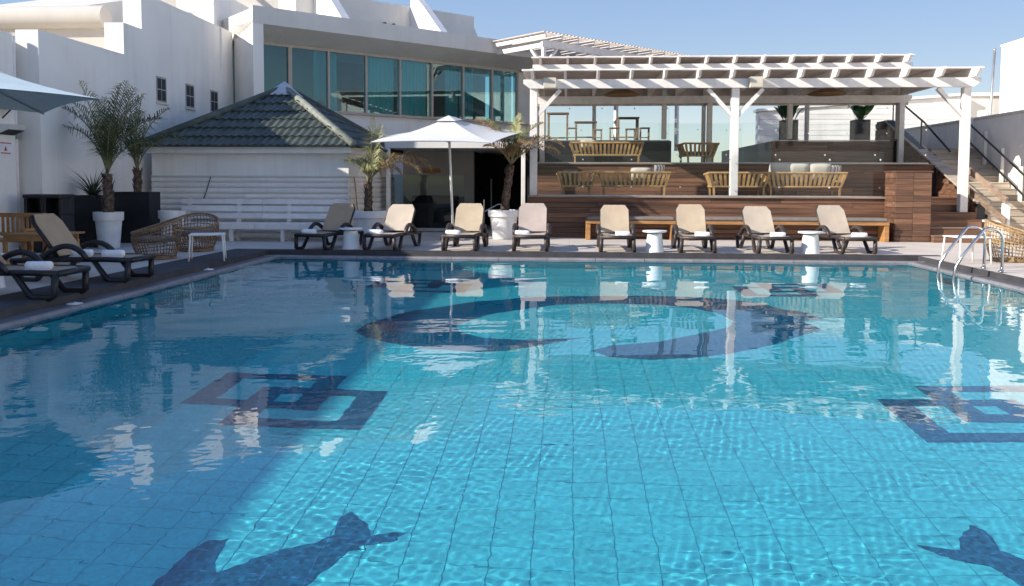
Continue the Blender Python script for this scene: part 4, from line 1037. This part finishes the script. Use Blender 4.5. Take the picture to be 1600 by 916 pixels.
B(-11.548, -11.535, 16.14, 16.56, 2.0, 2.28).build('plate', 'sign_white', sg)
for z, (a, b_) in ((2.235, (16.18, 16.52)), (2.03, (16.2, 16.5))): B(-11.534, -11.532, a, b_, z, z + .022).build('print', 'sign_red', sg)
MB().prism([(16.30, 2.09), (16.40, 2.09), (16.35, 2.19)], -11.534, -11.532, 'x').build('print', 'sign_red', sg)
wl = thing('wall_light', 'wedge shaped grey wall light above the red and white notice', 'lamp', (-11.5, 16.3, 2.5))
MB().prism([(-11.548, 2.42), (-11.30, 2.52), (-11.26, 2.62), (-11.548, 2.62)], 16.12, 16.64, 'y').build('housing', 'stucco_grey', wl)
MB().prism([(-11.54, 2.415), (-11.31, 2.508), (-11.31, 2.518), (-11.54, 2.425)], 16.14, 16.62, 'y').build('lens', 'room', wl)
sp = thing('spotlight', 'small black spotlight bracket high on the left wall under the parasol', 'lamp', (-11.4, 16.3, 3.0))
MB().prism([(-11.548, 2.98), (-11.2, 2.93), (-11.1, 3.05), (-11.548, 3.12)], 16.1, 16.5, 'y').build('head', 'black_plastic', sp)
MB().tube([(-11.548, 16.3, 2.75), (-11.3, 16.3, 2.98)], .015, 6).build('arm', 'black_metal', sp)

# ------------------------------------------------------------------ terrace furniture
def slat_sofa(w, d=.75, arms=True):
    """seen from behind: flared slatted back between two rails (back faces -y)"""
    t = thing('slatted_sofa', 'x', 'sofa')
    def ad(m, n, mt='sofa_wood', sm=False): return m.build(n, mt, t, sm, world=False)
    for s in (-1, 1):
        for y in (0.02, d - .06): ad(MB().beam((s * (w / 2 - .06), y, 0), (s * (w / 2 - .05), y, .24), .05, .05), 'leg')
    ad(MB().tube([(-w / 2 + .02, d, .26), (-w / 2 + .02, 0.02, .26), (w / 2 - .02, 0.02, .26), (w / 2 - .02, d, .26)], .03, 6), 'low_rail')
    f = .10
    ad(MB().tube([(-w / 2 - f, d, .60), (-w / 2 - f, -f, .64), (w / 2 + f, -f, .64), (w / 2 + f, d, .60)], .032, 6), 'top_rail')
    n = int(w / .12)
    for i in range(n + 1):
        u = -1 + 2 * i / n
        link('slat', MB().beam((u * (w / 2 - .03), .02, .27), (u * (w / 2 + f - .03), -f, .635), .068, .022, up=(0, 1, 0)).mesh('slat', 'sofa_wood'), t)
    for s in (-1, 1):
        for y in np.arange(.14, d - .02, .12):
            ad(MB().beam((s * (w / 2 - .02), y, .27), (s * (w / 2 + f), y, .61), .022, .065, up=(0, 1, 0)), 'slat')
    ad(CB(-w / 2, w / 2, .05, d, .262, .40, .03), 'seat_cushion', 'cushion_grey')
    return t
def cushion(label, loc, rz, mt='cushion', w=.5, h=.42, tilt=-.25):
    t = thing('cushion', label, 'cushion', loc, rz, 'loose sofa cushions'); n = 8; v = []; f = []
    for side in (1, -1):
        for i in range(n + 1):
            for j in range(n + 1):
                u, q = -1 + 2 * i / n, -1 + 2 * j / n; b = .075 * ((1 - u ** 4) * (1 - q ** 4)) ** .6
                v.append((u * w / 2 * (1 - .05 * q * q), side * b + (q * h / 2) * tilt, h / 2 + q * h / 2 * (1 - .05 * u * u)))
    W_ = n + 1
    for s in (0, 1): f += [(s * W_ * W_ + i * W_ + j, s * W_ * W_ + (i + 1) * W_ + j, s * W_ * W_ + (i + 1) * W_ + j + 1, s * W_ * W_ + i * W_ + j + 1) for i in range(n) for j in range(n)]
    MB().add(v, f).build('cover', mt, t, True, False); return t
Z1, Z2 = 1.121, 2.061
so = [(.86, .20, 23.25, Z1, 3, 'short slatted wooden sofa at the left end of the lowest terrace'), (1.75, 1.78, 23.2, Z1, 0, 'long slatted wooden sofa left of the middle pergola post'),
      (1.45, 4.62, 23.2, Z1, 0, 'slatted wooden armchair pair behind the middle pergola post'), (1.95, 6.42, 23.25, Z1, 0, 'long slatted wooden sofa with pale cushions on the lowest terrace'),
      (2.05, 1.12, 25.75, Z2, 0, 'slatted wooden sofa on the middle terrace, at the left'), (.9, 4.05, 26.3, Z2, 12, 'shaded armchair on the middle terrace, near the middle post')]
for w, x, y, z, a, lab in so:
    s = slat_sofa(w); s['label'] = lab; s['group'] = 'slatted terrace sofas'; s.location = (x, y, z); s.rotation_euler = (0, 0, R(a))
cushion('round topped grey cushion on the short terrace sofa', (0.0, 23.35, Z1 + .36), R(4), 'cushion_grey', .42, .36)
cushion('plain pale cushion on the long sofa left of the middle post', (1.95, 23.32, Z1 + .42), R(-3), 'cushion', .55, .36)
cushion('striped cushion on the long sofa left of the middle post', (2.45, 23.5, Z1 + .44), R(40), 'cushion_stripe', .46, .42)
for i, (x, lab) in enumerate(((5.75, 'leftmost pale cushion on the long cushioned sofa'), (6.25, 'second pale cushion on the long cushioned sofa'), (6.83, 'third pale cushion on the long cushioned sofa'))):
    cushion(lab, (x, 23.4, Z1 + .44), R((-3, 2, -2)[i]), 'cushion', .58, .46)
cushion('striped cushion at the right end of the long cushioned sofa', (7.28, 23.55, Z1 + .44), R(35), 'cushion_stripe', .44, .42)
cushion('pale cushion on the middle terrace sofa', (.55, 25.85, Z2 + .38), R(2), 'cushion', .5, .36)

def bar_table(label, x, y, z, h, w, grp):
    t = thing('bar_table', label, 'table', (x, y, z), group=grp)
    CB(-w / 2, w / 2, -.3, .3, h - .05, h, .005).build('top', 'plank_grey', t, False, False)
    for sx in (-1, 1):
        for sy in (-1, 1): CB(sx * (w / 2 - .06) - .035, sx * (w / 2 - .06) + .035, sy * .24 - .035, sy * .24 + .035, 0, h - .051, .004).build('leg', 'plank_grey', t, False, False)
    B(-w / 2 + .06, w / 2 - .06, -.02, .02, .22, .27).build('stretcher', 'plank_grey', t, False, False)
def stool(label, x, y, z, h, grp):
    t = thing('bar_stool', label, 'stool', (x, y, z), group=grp)
    CB(-.18, .18, -.18, .18, h - .04, h, .005).build('seat', 'plank_grey', t, False, False)
    for sx in (-1, 1):
        for sy in (-1, 1): CB(sx * .145 - .02, sx * .145 + .02, sy * .145 - .02, sy * .145 + .02, 0, h - .041, .003).build('leg', 'plank_grey', t, False, False)
    B(-.14, .14, -.16, -.13, .18, .21).build('foot_rail', 'plank_grey', t, False, False)
Z3_ = 2.862
bar_table('tallest grey bar table at the left end of the top terrace', -.45, 30.6, Z3_, 1.15, .8, 'bar tables'); bar_table('grey table in the middle of the top terrace', .55, 30.2, Z3_, .80, .8, 'bar tables'); bar_table('grey bar table near the right end of the top terrace rail', 2.05, 30.2, Z3_, .95, .8, 'bar tables')
for x, y, h, lab in ((.05, 29.6, .55, 'stool between the tall bar table and the middle table'), (.95, 29.7, .5, 'stool right of the middle table on the top terrace'), (1.55, 29.6, .55, 'stool left of the right bar table'), (2.6, 29.6, .55, 'stool right of the right bar table'), (2.1, 29.4, .5, 'stool in front of the right bar table')):
    stool(lab, x, y, Z3_, h, 'bar stools')

# teak benches along the foot of the terrace
def foot_bench(label, x0, x1):
    t = thing('foot_bench', label, 'bench', ((x0 + x1) / 2, 21.9, 0), group='teak benches at the terrace foot')
    CB(x0, x1, 21.55, 22.25, .42, .50, .006).build('seat_frame', 'teak', t)
    for x in (x0, x1 - .12): CB(x, x + .12, 21.57, 22.23, .0, .419, .006).build('end_panel', 'teak', t)
    CB(x0 + .03, x1 - .03, 21.58, 22.22, .501, .60, .03).build('seat_cushion', 'cushion_grey', t)
    for k in range(3): B(x0 + .13, x1 - .13, 22.0, 22.03, .05 + k * .12, .15 + k * .12).build('back_board', 'plank', t)
foot_bench('short teak bench with grey cushion behind the middle side table', .42, 2.72)
foot_bench('long teak bench with grey cushion running to the timber pier', 2.95, 8.05)

# ------------------------------------------------------------------ pool ladder
la = thing('pool_ladder', 'curved stainless steel pool ladder at the right edge', 'ladder', (6.9, 14.6, 0))
for yy in (14.95, 14.35):
    x0 = PX1
    pts = [(x0 + .42, yy, .0), (x0 + .42, yy, .55)] + [(x0 + .42 - .22 * (1 - math.cos(g)), yy, .55 + .19 * math.sin(g)) for g in np.linspace(.3, math.pi * .62, 6)] + [(x0 - .22, yy, .28), (x0 - .32, yy, .10), (x0 - .36, yy, -.10), (x0 - .34, yy, -1.1)]
    MB().tube(pts, .024, 10).build('rail', 'steel', la, True)
    MB().lathe([(0, .0), (.06, .0), (.06, .012), (.03, .03), (0, .03)], 16, (x0 + .42, yy, .017)).build('foot_flange', 'steel', la, True)
for z in (-.35, -.62, -.89): CB(PX1 - .39, PX1 - .28, 14.37, 14.93, z, z + .03, .008).build('rung', 'steel', la)

for i, (x, y, lab) in enumerate(((-6.30, 10.15, 'small white skimmer lid on the left coping beside the second left lounger'), (-6.42, 14.35, 'small white skimmer lid on the left coping near the square metal table'))):
    t = thing('skimmer_lid', lab, 'lid', (x, y, -.0915), group='skimmer lids')
    MB().lathe([(0, .014), (.085, .012), (.10, .006), (.10, 0), (0, 0)], 20).build('disc', 'white_plastic', t, 40, False)
    MB().tube([(-.03, 0, .014), (0, 0, .024), (.03, 0, .014)], .006, 6).build('grip', 'white_plastic', t, True, False)
